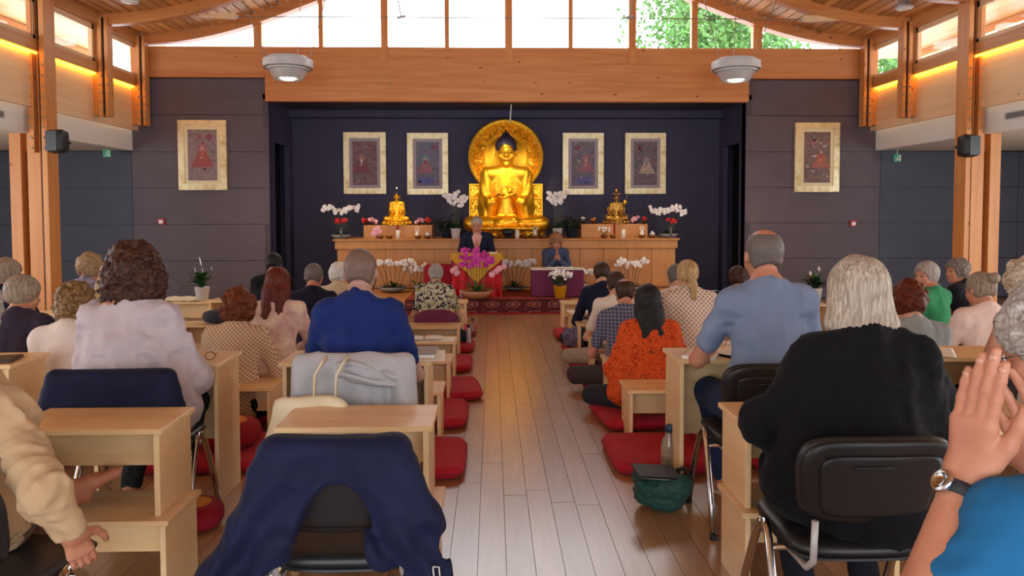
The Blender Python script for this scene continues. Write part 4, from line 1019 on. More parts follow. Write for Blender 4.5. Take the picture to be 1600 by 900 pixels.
# ------------------------------------------------------------------ plants
def flower_mesh(name, m_, r, n=5, seed=0):
    rr = random.Random(seed); mm = MB()
    for k in range(n):
        a = 2 * PI * k / n + .3; w = .42 * r * (1.25 if k in (0, 2, 3) else .9)
        d = Vector((math.cos(a), 0, math.sin(a))); q = Vector((-math.sin(a), 0, math.cos(a)))
        pts = [Vector((0, 0, 0)), d * r * .35 + q * w * .8 + Vector((0, -.05 * r, 0)), d * r * .8 + q * w + Vector((0, .1 * r, 0)), d * r + Vector((0, .2 * r, 0)), d * r * .8 - q * w + Vector((0, .1 * r, 0)), d * r * .35 - q * w * .8 + Vector((0, -.05 * r, 0)), d * r * .6 + Vector((0, -.12 * r, 0))]
        mm.add(pts, [(0, 1, 6), (1, 2, 6), (2, 3, 6), (3, 4, 6), (4, 5, 6), (5, 0, 6)])
    mm.tube([(0, 0, 0), (0, -.25 * r, -.05 * r)], [.12 * r, .16 * r], 6)
    return mm.mesh(name, m_, True)
FM = {k: flower_mesh('flower', M[m_], r) for k, m_, r in (('w', 'petal', .038), ('m', 'petal_m', .038), ('p', 'petal_p', .05), ('r', 'petal_r', .04), ('mum', 'petal', .022), ('y', 'orange', .02))}
def leafm(m_, base, d, L, w, droop=.4, n=6):
    d = Vector(d).normalized(); sd = d.cross(Vector((0, 0, 1))).normalized(); vs = []; fs = []
    for i in range(n + 1):
        t = i / n; c = Vector(base) + d * L * t - Vector((0, 0, 1)) * droop * L * t * t; ww = w * math.sin(PI * min(1, t * .93 + .07)) ** .7
        vs += [c - sd * ww, c + Vector((0, 0, -.15 * w)), c + sd * ww]
    for i in range(n):
        a = 3 * i; fs += [(a, a + 1, a + 4, a + 3), (a + 1, a + 2, a + 5, a + 4)]
    m_.add(vs, fs)
def pot(t, kind, m_, r, h):
    if kind == 'bowl': MB().lathe([(r * .4, 0), (r * .75, h * .3), (r, h), (r * .95, h), (r * .6, h * .5), (.01, h * .45)], n=32).build('bowl', m_, t, True)
    elif kind == 'boat': MB().lathe([(r * .45, 0), (r * .8, h * .35), (r * 1.05, h), (r * .98, h), (r * .6, h * .55), (.01, h * .5)], n=32).build('bowl', m_, t, True)
    else: MB().lathe([(r * .72, 0), (r, h), (r * 1.03, h), (r * .93, h * .96), (r * .9, h * .85), (.01, h * .85)], n=28).build('pot', m_, t, True)
    MB().lathe([(r * .85, h * .8), (.01, h * .84)], n=16).build('soil', M['soil'], t)
def orchid(px, py, Y, zbase, H_, spread, stems, fl, kind, potm, pr, ph, label, seed, fcol='w', leaves=8, leafL=.22, up=.75, lm='leaf'):
    X = at(px, py, Y=Y).x; t = empty('orchid', (X, Y, zbase), 0, label, 'plant'); rr = random.Random(seed); pot(t, kind, potm, pr, ph)
    for k in range(stems):
        a = (k - (stems - 1) / 2) / max(1, (stems - 1) / 2) if stems > 1 else .4
        b0 = Vector((a * pr * .5, rr.uniform(-.03, .03), ph * .8)); tip = Vector((a * spread, rr.uniform(-.06, .02), H_ * rr.uniform(.86, 1)))
        m1 = b0.lerp(tip, .5) + Vector((-a * .05, 0, H_ * .14)); m2 = b0.lerp(tip, .8) + Vector((-.0, 0, H_ * .13))
        pts = [b0, m1, m2, tip]
        def bz(u): return (1 - u) ** 3 * pts[0] + 3 * u * (1 - u) ** 2 * pts[1] + 3 * u * u * (1 - u) * pts[2] + u ** 3 * pts[3]
        MB().tube([bz(i / 10) for i in range(11)], .0045, 5).build('stem', M['stem'], t, True)
        for j in range(fl):
            u = up + (1 - up) * (j + .5) / fl if fl > 1 else 1; p = bz(min(u, 1)) + Vector((rr.uniform(-.05, .05), -.02 - rr.random() * .04, rr.uniform(-.045, .035) * (2.6 if fcol == 'm' else 1)))
            o = link('flower', FM[fcol], t, p, (rr.uniform(-.5, .5), rr.uniform(-.6, .6), rr.uniform(-.8, .8))); q = rr.uniform(.8, 1.15); o.scale = (q, q, q)
    for k in range(leaves):
        a = 2 * PI * k / leaves + rr.uniform(-.2, .2); mm = MB(); leafm(mm, (.02 * math.cos(a), .02 * math.sin(a), ph * .85), (math.cos(a), math.sin(a) * .6, rr.uniform(.5, 1.4)), leafL * rr.uniform(.8, 1.2), .028, .55); mm.build('leaf', M[lm], t, True)
    return t
def foliage(t, c, r, n, seed, m_, L=.09):
    rr = random.Random(seed); mm = MB()
    for _ in range(n):
        a = rr.uniform(0, 2 * PI); u = rr.uniform(-.4, 1); q = r * rr.uniform(.3, 1); b0 = Vector(c) + Vector((math.cos(a) * q * .8, math.sin(a) * q * .8, u * q)); leafm(mm, b0, (math.cos(a), math.sin(a), rr.uniform(-.2, .9)), L, L * .22, .4, 3)
    tag(mm.build('foliage', m_, t, True), kind='stuff')
M['terra'] = mat('brown_glazed_bowl', 'a06a45', .45)[0]; M['yellowpot'] = mat('yellow_pot', 'e3a412', .5)[0]; M['greybowl'] = mat('grey_bowl', '8d8a88', .5)[0]; M['darkpot'] = mat('dark_blue_pot', '2c3442', .4)[0]
m, nt, b = mat('clear_vase', 'cfd6d8', .08); b.inputs['Transmission Weight'].default_value = .9; b.inputs['Roughness'].default_value = .05; M['vase'] = m
# on the altar
orchid(533, 365, 12.6, ZA, .55, .28, 6, 7, 'bowl', M['greybowl'], .17, .07, 'white orchids with a red bloom, at the far left altar end', 11, leafL=.2, lm='leafd')
orchid(1044, 365, 12.6, ZA, .52, .28, 6, 7, 'bowl', M['greybowl'], .17, .07, 'white orchids with a red bloom, at the far right altar end', 12, leafL=.2, lm='leafd')
orchid(712, 372, 12.62, ZA, .8, .17, 6, 9, 'pot', M['white_pot'], .09, .17, 'tall white orchids in white pot, left of large golden statue', 13, leaves=12, leafL=.28, lm='leafd', up=.52)
orchid(871, 372, 12.62, ZA, .82, .15, 6, 9, 'pot', M['white_pot'], .09, .17, 'tall white orchids in white pot, right of large golden statue', 14, leaves=12, leafL=.28, lm='leafd', up=.52)
for px, lb, sd in ((533, 'left', 3), (1048, 'right', 5)):
    X = at(px, 350, Y=12.45).x; t = empty('rose_vase', (X, 12.45, ZA), 0, 'clear glass vase of red flowers at the %s altar end' % lb, 'vase')
    MB().lathe([(.03, 0), (.02, .02), (.035, .2), (.03, .2), (.016, .03)], n=16).build('vase', M['vase'], t, True); rr = random.Random(sd)
    for k in range(7):
        q = (rr.uniform(-.08, .08), rr.uniform(-.04, .02), rr.uniform(.25, .33)); MB().tube([(0, 0, .05), q], .003, 5).build('stem', M['stem'], t); link('flower', FM['r'], t, q, (rr.uniform(-1, 1), 0, rr.uniform(-1, 1)))
for (px, lb, mt) in ((698, 'dark potted fern left of the tall orchids', 'darkpot'), (893, 'dark potted fern right of the tall orchids', 'darkpot')):
    X = at(px, 370, Y=12.75).x; t = empty('potted_fern', (X, 12.75, ZA), 0, lb, 'plant'); pot(t, 'pot', M[mt], .1, .15); foliage(t, (0, 0, .2), .2, 90, px, M['leafd'], .12)
# small altar things
def thing_at(px, Y, z, name, label, cat, group=None): return empty(name, (at(px, 370, Y=Y).x, Y, z), 0, label, cat, group)
for px, z, lb in ((622, ZA, 'white pillar candle before the left small statue'), (974, ZA, 'white pillar candle before the right small statue'), (808, ZA, 'white pillar candle before the large golden statue')):
    t = thing_at(px, 12.5, z, 'pillar_candle', lb, 'candle'); MB().lathe([(.036, 0), (.036, .14), (.02, .145)], n=18).build('wax', M['white_pot'], t, True); MB().tube([(0, 0, .14), (0, 0, .16)], .002, 5).build('wick', M['dark'], t)
BRN = mat('copper_bowl', '8a5a34', .3, .8)[0]
for i, (px, lb) in enumerate(((594, 'leftmost small offering bowl on the altar'), (608, 'small offering bowl just left of the left candle'), (653, 'small offering bowl below the left white stupa'), (668, 'small offering bowl with a white shell, left plinth'), (776, 'small offering bowl beside the speaker in dark jacket'), (822, 'small offering bowl right of the middle candle'), (834, 'small offering bowl under the middle white stupa'), (848, 'small offering bowl nearest the kneeling person'), (944, 'small offering bowl with dried sprigs, right plinth'), (958, 'small offering bowl just left of right candle'), (1003, 'small offering bowl under the right white stupa'), (1019, 'small offering bowl with a white shell, right altar end'))):
    t = thing_at(px, 12.48, ZA, 'offering_bowl', lb, 'bowl', 'offering bowls on the altar'); MB().lathe([(.035, 0), (.05, .02), (.065, .055), (.06, .055), (.03, .025)], n=20).build('bowl', BRN, t, True)
    if 'shell' in lb: MB().tube([(-.04, 0, .05), (0, 0, .085), (.045, 0, .06)], [.012, .045, .015], 10).build('shell', M['white_pot'], t, True)
    if 'sprigs' in lb:
        rr = random.Random(2)
        for k in range(9):
            q = (rr.uniform(-.09, .09), rr.uniform(-.03, .03), rr.uniform(.12, .2)); MB().tube([(0, 0, .04), q], .003, 5).build('sprig', M['stem'], t); link('blossom', FM['mum'], t, q)
for px, lb in ((652, 'white stupa ornament before the left plinth'), (836, 'white stupa ornament before the large statue'), (1003, 'white stupa ornament before the right plinth')):
    t = thing_at(px, 12.6, ZA, 'stupa_ornament', lb, 'ornament')
    MB().lathe([(.045, 0), (.045, .06), (.03, .065), (.035, .09), (.02, .11), (.015, .12)], n=16).build('base', M['white_pot'], t, True)
    MB().tube([(.035 * math.cos(a * PI / 6), 0, .155 + .04 * math.sin(a * PI / 6)) for a in range(13)], .009, 6).build('ring', M['white_pot'], t, True); MB().tube([(0, 0, .12), (0, 0, .16)], .012, 6).build('bud', M['white_pot'], t, True)
t = thing_at(794, 12.5, ZA, 'alms_bowl', 'dark round alms bowl on a stand before the large statue', 'bowl')
MB().lathe([(.06, 0), (.07, .03), (.05, .04)], n=20).build('stand', M['dark'], t, True); MB().lathe([(.05, .04), (.1, .08), (.105, .12), (.08, .17), (.075, .16), (.09, .12), (.03, .06)], n=28).build('bowl', M['dark'], t, True)
t = thing_at(588, 12.5, ZA, 'pink_flower_ornament', 'small pink and white flower ornament before the left plinth', 'ornament')
for k in range(6): link('flower', FM['p'], t, (.05 * math.cos(k), -.01, .12 + .05 * math.sin(k * 1.3)), (0, k, 0))
MB().tube([(0, 0, 0), (0, 0, .12)], .008, 6).build('stem', M['stem'], t)
rr = random.Random(9)
for px, z, fc, lb in ((572, z1, 'r', 'small pot of red blooms at the left plinth, outer end'), (583, z1, 'p', 'small pot of pink blooms on the left plinth'), (655, z1, 'p', 'small pink bloom pot right of the small buddha'), (668, z1, 'r', 'small pot of red blooms at the left plinth, inner end'), (913, z2, 'mum', 'small pot of cream blooms at right plinth, inner end'), (927, z2, 'y', 'small pot of yellow blooms left of the bronze statue'), (992, z2, 'p', 'small pot of pink blooms right of the bronze statue'), (1006, z2, 'r', 'small pot of red blooms at right plinth, outer end')):
    t = thing_at(px, 12.85, z, 'flower_pot', lb, 'plant'); pot(t, 'pot', BRN, .035, .05)
    for k in range(5): link('flower', FM[fc], t, (rr.uniform(-.045, .045), rr.uniform(-.02, .02), rr.uniform(.06, .11)), (rr.uniform(-1, 1), 0, rr.uniform(-1, 1)))
    foliage(t, (0, 0, .05), .04, 14, int(px), M['leafd'], .04)
# on the stage
orchid(614, 460, 11.9, ZS, .5, .33, 6, 6, 'bowl', M['greybowl'], .24, .08, 'white orchids in a wide grey bowl on stage, left', 21, leaves=12, leafL=.22, lm='leafd')
orchid(652, 440, 12.0, ZS, .42, .15, 3, 5, 'pot', M['white_pot'], .07, .1, 'white orchid spray beside red board on the stage', 22, leaves=5)
orchid(804, 455, 12.0, ZS, .5, .3, 6, 7, 'bowl', M['greybowl'], .2, .06, 'white orchids between the draped lectern and purple desk', 23, leaves=10, leafL=.24, lm='leafd')
orchid(985, 455, 12.0, ZS, .5, .25, 6, 7, 'bowl', M['greybowl'], .2, .06, 'white orchids on stage right of the purple desk', 24, leaves=8, lm='leafd')
orchid(911, 455, 12.05, ZS, .34, .12, 3, 5, 'pot', M['white_pot'], .07, .1, 'small white orchid spray behind the purple desk corner', 25, leaves=4, lm='leafd')
mo = orchid(745, 467, 10.84, ZS, .72, .2, 7, 9, 'boat', M['terra'], .24, .13, 'magenta orchids in brown glazed bowl before the lectern', 26, 'm', 10, .42, .58)
rr = random.Random(5)
for (x, z) in ((-.34, .42), (-.28, .38), (-.3, .45), (.33, .45), (.4, .47), (.28, .4), (.22, .36)): link('flower', FM['p'], mo, (x, -.05, z), (rr.uniform(-.5, .5), 0, rr.uniform(-.5, .5)))
for sg in (-1, 1): MB().tube([(sg * .05, 0, .1), (sg * .15, -.02, .42), (sg * .38, -.05, .44)], .004, 5).build('stem', M['stem'], mo)
t = empty('chrysanthemum_pot', (at(875, 466, Y=10.9).x, 10.9, ZS), 0, 'white chrysanthemums in a bright yellow pot before the purple desk', 'plant'); pot(t, 'pot', M['yellowpot'], .1, .18); foliage(t, (0, 0, .24), .15, 150, 31, M['leaf'], .07)
rr = random.Random(6)
for k in range(60):
    a = rr.uniform(0, 2 * PI); q = .17 * math.sqrt(rr.random()); link('flower', FM['mum'], t, (q * math.cos(a) * 1.1, q * math.sin(a) * .8 - .02, .40 - 1.7 * q * q + rr.uniform(-.06, .02)), (rr.uniform(-1, .5), rr.uniform(-1, 1), rr.uniform(-1, 1)))
t = empty('water_jar', (at(721, 462, Y=10.82).x, 10.82, ZS), 0, 'small glass jar at the foot of the magenta orchid bowl', 'jar'); MB().lathe([(.03, 0), (.035, .05), (.02, .08), (.025, .1), (.02, .1)], n=16).build('jar', M['vase'], t, True); MB().lathe([(.026, .1), (.026, .12), (.01, .125)], n=12).build('lid', M['white_pot'], t)
# lectern with cloths
M['cloth_red'] = cloth('scarlet_satin', 'b51219', 'c4161e', .5, 300, .1); M['cloth_gold'] = cloth('gold_brocade', 'c58f22', 'd9a83a', .5, 120, .3); M['cloth_purple'] = cloth('plum_cloth', '6a2a4c', '74304f', .8)
YL = 11.12; a = at(709, 398, Y=YL); c = at(781, 398, Y=YL); zl = a.z - ZS; w = (c.x - a.x) / 2
le = empty('lectern', ((a.x + c.x) / 2, YL, ZS), 0, 'lectern covered in red cloth with a golden overcloth triangle', 'lectern')
MB().bb(-w + .02, w - .02, .0, .45, 0, zl - .02).build('lectern_box', M['mat_dark'], le)
u = np.linspace(-1, 1, 60)[:, None]; v = np.linspace(0, 1, 40)[None, :]; U, Vv = np.broadcast_arrays(u, v)
me = grid_mesh('red_drape', U * (w + .01 + .02 * (1 - Vv)), -.03 + .018 * np.sin(U * 17 + 1) * (1 - Vv), Vv * (zl + .005), M['cloth_red']); link('red_drape', me, le)
MB().add([(-w - .06, -.02, zl - .06), (-w - .03, -.045, zl + .012), (w + .03, -.045, zl + .012), (w + .06, -.02, zl - .06), (0, -.06, zl * .32), (w * .5, -.06, zl * .62), (-w * .5, -.06, zl * .62)], [(0, 6, 1), (1, 6, 5, 2), (2, 5, 3), (6, 4, 5)]).build('golden_overcloth', M['cloth_gold'], le)
MB().bb(-w - .03, w + .03, -.045, .48, zl, zl + .015).build('cloth_top', M['cloth_gold'], le, bevel=.005)
for sg in (-1, 1): MB().bb(*sorted((sg * (w + .0), sg * (w + .035))), -.03, .47, zl * .45, zl + .005).build('side_drape', M['cloth_purple'], le, bevel=.008)
MB().bb(w * .55, w * .9, .03, .2, zl + .015, zl + .03).build('note', M['paper'], le)
YD = 10.98; a = at(831, 422, Y=YD); c = at(913, 422, Y=YD); zl = a.z - ZS; w = (c.x - a.x) / 2
de = empty('draped_desk', ((a.x + c.x) / 2, YD, ZS), 0, 'low desk draped in plum cloth in front of kneeling person', 'desk')
MB().bb(-w, w, 0, .42, 0, zl).build('drape', M['cloth_purple'], de, bevel=.03)
MB().bb(-w - .01, w + .02, -.01, .43, zl, zl + .012).build('table_top', M['paper'], de, bevel=.004)
for k, (x, rz) in enumerate(((-.06, .1), (.14, -.1))):
    t = empty('open_text', (de.location.x + x, YD + .1, ZS + zl + .012), rz, 'open sheaf of white pages, %s one on the plum desk' % ('left' if k == 0 else 'right'), 'book'); MB().pad(.2, .14, .02, lambda a_, b_, c_: (a_, b_, c_ + .01 + .012 * abs(a_) / .1), 6, 8, 4).build('pages', M['paper'], t, True)
t = empty('backrest_board', (at(688, 435, Y=11.6).x, 11.6, ZS), 0, 'dark red padded board standing left of the lectern', 'board'); w = .26
MB().pad(.52, .46, .1, lambda a_, b_, c_: (a_, c_, b_ + .23), 10, 7, 4).build('padding', M['mat_dark'], t, True)
t = empty('speaker_dais', (at(745, 430, Y=11.55).x, 11.6, ZS), 0, 'red cushioned dais behind the lectern under the speaker', 'seat'); MB().pad(.8, .7, .3, lambda a_, b_, c_: (a_, b_, c_ + .15), 10, 7, 4).build('cushion', M['mat_dark'], t, True)
# ------------------------------------------------------------------ desks
DM = {}
def desk(x0, x1, y0, h, label, kind='short', z=0, d=.32, rz=0, group=None):
    key = (round(x1 - x0, 3), round(h, 3), d)
    w = x1 - x0
    t = empty('writing_desk', ((x0 + x1) / 2, y0 + d / 2, z), rz, label, 'desk', group)
    if key not in DM:
        f = .3 if h > .5 else .45
        DM[key] = (MB().bb(-w / 2, w / 2, -d / 2, d / 2, h - .022, h).mesh('desk_top', M['beech_x']),
                   MB().bb(-.011, .011, -d / 2 + .012, d / 2 - .012, 0, h - .0225).mesh('side_panel', M['beech']),
                   MB().bb(-w / 2 + .0385, w / 2 - .0385, .02 + (.1 if h > .5 else 0), .04 + (.1 if h > .5 else 0), h - .0225 - (.52 if h < .5 else .62) * h, h - .0225).mesh('modesty_panel', M['beech_x']))
    a, b_, c = DM[key]
    for nm, me, x in (('desk_top', a, 0), ('side_panel', b_, -w / 2 + .027), ('side_panel', b_, w / 2 - .027), ('modesty_panel', c, 0)):
        o = link(nm, me, t, (x, 0, 0)); bv = o.modifiers.new('bevel', 'BEVEL'); bv.width = .002; bv.segments = 1
    return t
HS = .34; HT = .73
G = 'low beech floor desks'
def col_desks(x0, x1, rows_, side_, colname):
    for y, desc in rows_: desk(x0, x1, y, HS, 'low beech floor desk, %s' % desc, group=G)
rowsA = ((4.70, 'at the aisle, nearest one left'), (5.68, 'at the left aisle, second from the camera'), (6.52, 'at the left aisle with open book and black pen case'), (7.36, 'at the left aisle behind the floral-shirted person'), (8.38, 'at the left aisle in front of the floral-shirted person'), (9.40, 'at the left aisle, nearest the stage'))
col_desks(-.92, -.32, rowsA, 'l', 'A')
rowsB = ((4.70, 'at the right aisle behind the orange-patterned person'), (5.60, 'at right aisle between orange-clad person and plaid-shirted person'), (6.47, 'at right aisle beside the plaid-shirted person'), (7.5, 'at right aisle beside the white-shirted person'), (8.3, 'at right aisle holding white papers, near the stage'), (9.25, 'at the right aisle, nearest the stage'))
col_desks(.87, 1.47, rowsB, 'r', 'B')
col_desks(-2.05, -1.45, ((4.85, 'behind the curly auburn-haired person in crochet'),), 'l', 'C')
desk(-3.25, -2.35, 7.45, HS + .02, 'wider low desk holding a dark cushion, left of crochet-top person', group=G)
desk(-4.4, -3.4, 9.2, HS + .04, 'low desk with a folded cloth beside the peace lily', group=G)
desk(-3.45, -3.2, 9.0, .42, 'narrow desk under the peace lily pot', group=G)
desk(-2.9, -2.3, 8.6, HS, 'low desk in front of the black-clad dark-haired person', group=G)
desk(-5.9, -4.6, 8.5, HS, 'far left low desk by the timber column', group=G)
desk(-4.35, -3.7, 6.1, HS + .06, 'low desk with water bottle left of the golden-curled person', group=G)
desk(1.72, 2.4, 6.9, HS + .05, 'low desk with open white pages before the ponytailed person', group=G)
desk(1.65, 2.25, 5.75, HS + .08, 'low desk with small books beside the orange-clad person', group=G)
desk(3.9, 4.6, 7.3, HS, 'low desk with a white cloth before the green-clad person', group=G)
desk(3.7, 4.3, 5.6, HS, 'low desk beside the person with the grey bun', group=G)
T_ = 'tall beech desks'
YT = 3.76
desk(-2.05, -1.385, YT, HT, 'tall beech desk in front of the white-bloused curly person, with glasses', d=.34, group=T_)
desk(-3.15, -2.43, YT, HT, 'tall beech desk at the left edge holding a brown tablet', d=.34, group=T_)
desk(-1.09, -.315, YT, HT, 'tall beech desk in front of the person in blue polo', d=.34, group=T_)
desk(.955, 1.70, YT, HT, 'tall beech desk in front of the bald person in grey-blue tee', d=.34, group=T_)
desk(2.05, 2.78, YT, HT, 'tall beech desk with white papers right of the grey-haired person', d=.34, group=T_)
def stacked(x0, x1, lb, y=2.76):
    desk(x0 - .01, x1 + .03, y, HS, 'low beech desk carrying another, %s' % lb, group='stacked beech desks'); desk(x0, x1, y + .03, HS, 'low beech desk stacked on top of another, %s' % lb, z=HS + .0005, group='stacked beech desks')
stacked(-1.85, -1.25, 'front left before the beige-sweatered person')
stacked(-.83, -.23, 'front centre before the jacket-covered chair')
stacked(.965, 1.565, 'front right before the black-cardigan person')
stacked(1.88, 2.5, 'front right edge, beside the clasped hands')
# ------------------------------------------------------------------ mats and round cushions
mm_me = MB().pad(.72, .64, .075, lambda a_, b_, c_: (a_, b_, c_ + .0375 + .0), 14, 9, 5).mesh('meditation_mat', M['mat_red'], True)
def zab(x, y, rz, label, s=1):
    o = link('meditation_mat', mm_me, None, (x, y, 0), (0, 0, rz)); o.scale = (s, s, 1); tag(o, label, 'mat', 'red meditation mats')
    sm = MB().tube([(.36 * s * math.copysign(abs(math.cos(a)) ** .25, math.cos(a)), .32 * s * math.copysign(abs(math.sin(a)) ** .25, math.sin(a)), .0375) for a in [2 * PI * k / 48 for k in range(49)]], .004, 5)
    sm.build('seam_piping', M['mat_dark'], o, True)
for (x, y, rz, lb) in ((-.52, 4.36, 0, 'red mat on left aisle, nearest the jacket-covered chair'), (-.54, 5.32, 0, 'red mat on left aisle, second from the camera'), (-.46, 6.05, .12, 'red mat on left aisle turned and jutting into the aisle'), (-.56, 7.1, 0, 'red mat on left aisle, beside the open book desk'), (-.56, 8.05, 0, 'red mat on left aisle, beside the tall flask'), (-.56, 9.05, 0, 'red mat on left aisle, nearest the stage'),
                       (1.05, 4.4, 0, 'red mat on right aisle, beside the teal bag'), (1.1, 5.25, .1, 'red mat under the orange-patterned person'), (1.12, 6.0, 0, 'red mat under the plaid-shirted person'), (1.1, 6.85, .1, 'red mat under the white-shirted person'), (1.1, 7.72, 0, 'red mat beside the knotted printed scarf'), (1.1, 8.75, 0, 'red mat on right aisle, nearest the stage'),
                       (-1.72, 4.5, 0, 'red mat behind the crochet-topped person, under the round cushion'), (-1.95, 5.15, 0, 'red mat under the crochet-topped person'), (-1.1, 5.5, 0, 'red mat under the red-haired person'), (1.85, 4.42, 0, 'red mat behind the bald person’s desk, right one'), (2.75, 5.0, 0, 'red mat under the auburn-haired person in pale tee'), (-2.9, 4.5, 0, 'red mat under the golden-curled person')):
    zab(x, y, rz, lb.replace('’', "'"))
def zafu(x, y, z, label, h=.15, r=.19, top='orange'):
    t = empty('round_cushion', (x, y, z), 0, label, 'cushion', 'round meditation cushions')
    MB().lathe([(r * .55, 0), (r * .9, h * .12), (r, h * .35), (r * 1.0, h * .65), (r * .9, h * .88), (r * .66, h * .985)], n=72, pleat=24, amp=.018).build('side_band', M['mat_dark'], t, True)
    MB().lathe([(r * .7, h * .97), (r * .4, h * 1.01), (.01, h * 1.0)], n=36).build('top_disc', M[top], t, True); return t
zafu(-1.62, 4.52, .075, 'red round cushion with orange top, under the left tall desk'); zafu(1.42, 4.5, .075, 'red round cushion with orange top, behind the teal bag')
zafu(-1.42, 3.15 + .35, 0, 'small red round cushion beside the left chair legs', .12, .13)
# ------------------------------------------------------------------ chairs
def chair(x, y, rz, label, w=.48, seat=.455, top=.82, arms=False):
    t = empty('stacking_chair', (x, y, 0), rz, label, 'chair', 'black stacking chairs with chrome legs')
    MB().pad(.46, .44, .05, lambda a_, b_, c_: (a_, b_ + .01, seat - .025 + c_ + .1 * a_ * a_), 12, 5, 4).build('seat', M['chairblk'], t, True)
    MB().pad(.44, .42, .02, lambda a_, b_, c_: (a_, b_ + .01, seat - .055 + c_ + .1 * a_ * a_), 10, 5, 4).build('seat_shell', M['dark'], t, True)
    z0, z1 = seat + .07, top; zc = (z0 + z1) / 2; hh = z1 - z0
    def fb(off, k=1.0, zo=0):
        def f(a_, b_, c_):
            zz = zc + b_ + zo; tt = (zz - z0) / hh; wk = .86 + .14 * min(1, max(0, tt) * 1.6)
            return (a_ * wk, -.20 - .09 * tt + .35 * a_ * a_ * k - c_ - off, zz)
        return f
    MB().pad(w, hh, .055, fb(-.02), 16, 5, 4).build('backrest', M['chairblk'], t, True)
    sh_ = MB().pad(w * .985, hh * .97, .03, fb(.012), 16, 5, 5).build('back_shell', M['dark'], t, True)
    MB().pad(w * .78, hh * .72, .008, fb(.030, 1, -.01), 12, 7, 6).build('back_inset', M['chairblk'], sh_, True)
    MB().tube([(-w * .2, -.30 - .0, zc + .06), (w * .05, -.301, zc + .06)], .003, 5).build('handle_ridge', M['chairblk'], sh_, True)
    for sg in (-1, 1):
        for (fy, ay) in ((.215, .035), (-.215, -.035)):
            pts = [(sg * .265, fy, 0), (sg * .262, fy * .62 + ay * .38, .2), (sg * .255, fy * .1 + ay * .9, seat - .05), (sg * .252, ay * .75, seat - .015), (sg * .25, 0, seat - .005)]
            MB().tube(pts, .0145, 10, flat=1.0).build('leg', M['chrome'], t, True)
            MB().lathe([(.018, 0), (.018, .02), (.012, .022)], n=10).build('foot_cap', M['dark'], t, loc=(sg * .265, fy, 0))
        MB().tube([(sg * .19, -.05, seat - .07), (sg * .19, -.2, seat - .07), (sg * .19, -.245, seat - .03), (sg * .19, -.255, seat + .1)], .011, 8).build('back_bracket', M['steel'], t, True)
    for yy in (-.06, .08): MB().tube([(-.25, yy, seat - .07), (.25, yy, seat - .07)], .01, 8).build('cross_bar', M['chrome'], t, True)
    return t
chair(1.17, 2.44, -.0, 'black stacking chair under the person in black cardigan')
chair(1.27, 3.5, .0, 'black stacking chair under the bald person in grey-blue tee')
chair(-1.64, 3.49, 0, 'stacking chair under the white-bloused person, back covered in navy')
chair(-.615, 3.56, 0, 'stacking chair under the person in blue polo, back covered in grey')
chair(-.46, 2.42, 0, 'empty stacking chair draped with a navy jacket, front centre')
chair(-1.50, 2.2, -.12, 'black stacking chair at the lower left edge under beige sweater')
chair(.95, 1.25, 0, 'black stacking chair under the person in blue tee, right edge')
chair(2.42, 3.5, 0, 'black stacking chair under the floral-sleeveless blonde person')
# dark cushioned seat of the floral-shirted person
t = empty('padded_seat', (at(681, 490, Y=7.7).x, 7.74, 0), 0, 'purple padded floor chair behind the floral-shirted person', 'chair'); MB().pad(.47, .34, .06, lambda a_, b_, c_: (a_, c_ + .3 * a_ * a_ , b_ + .3), 12, 3, 4).build('backrest', MATS['plum_cloth'], t, True); MB().pad(.5, .5, .1, lambda a_, b_, c_: (a_, b_ + .27, c_ + .1), 10, 5, 4).build('seat', MATS['plum_cloth'], t, True)
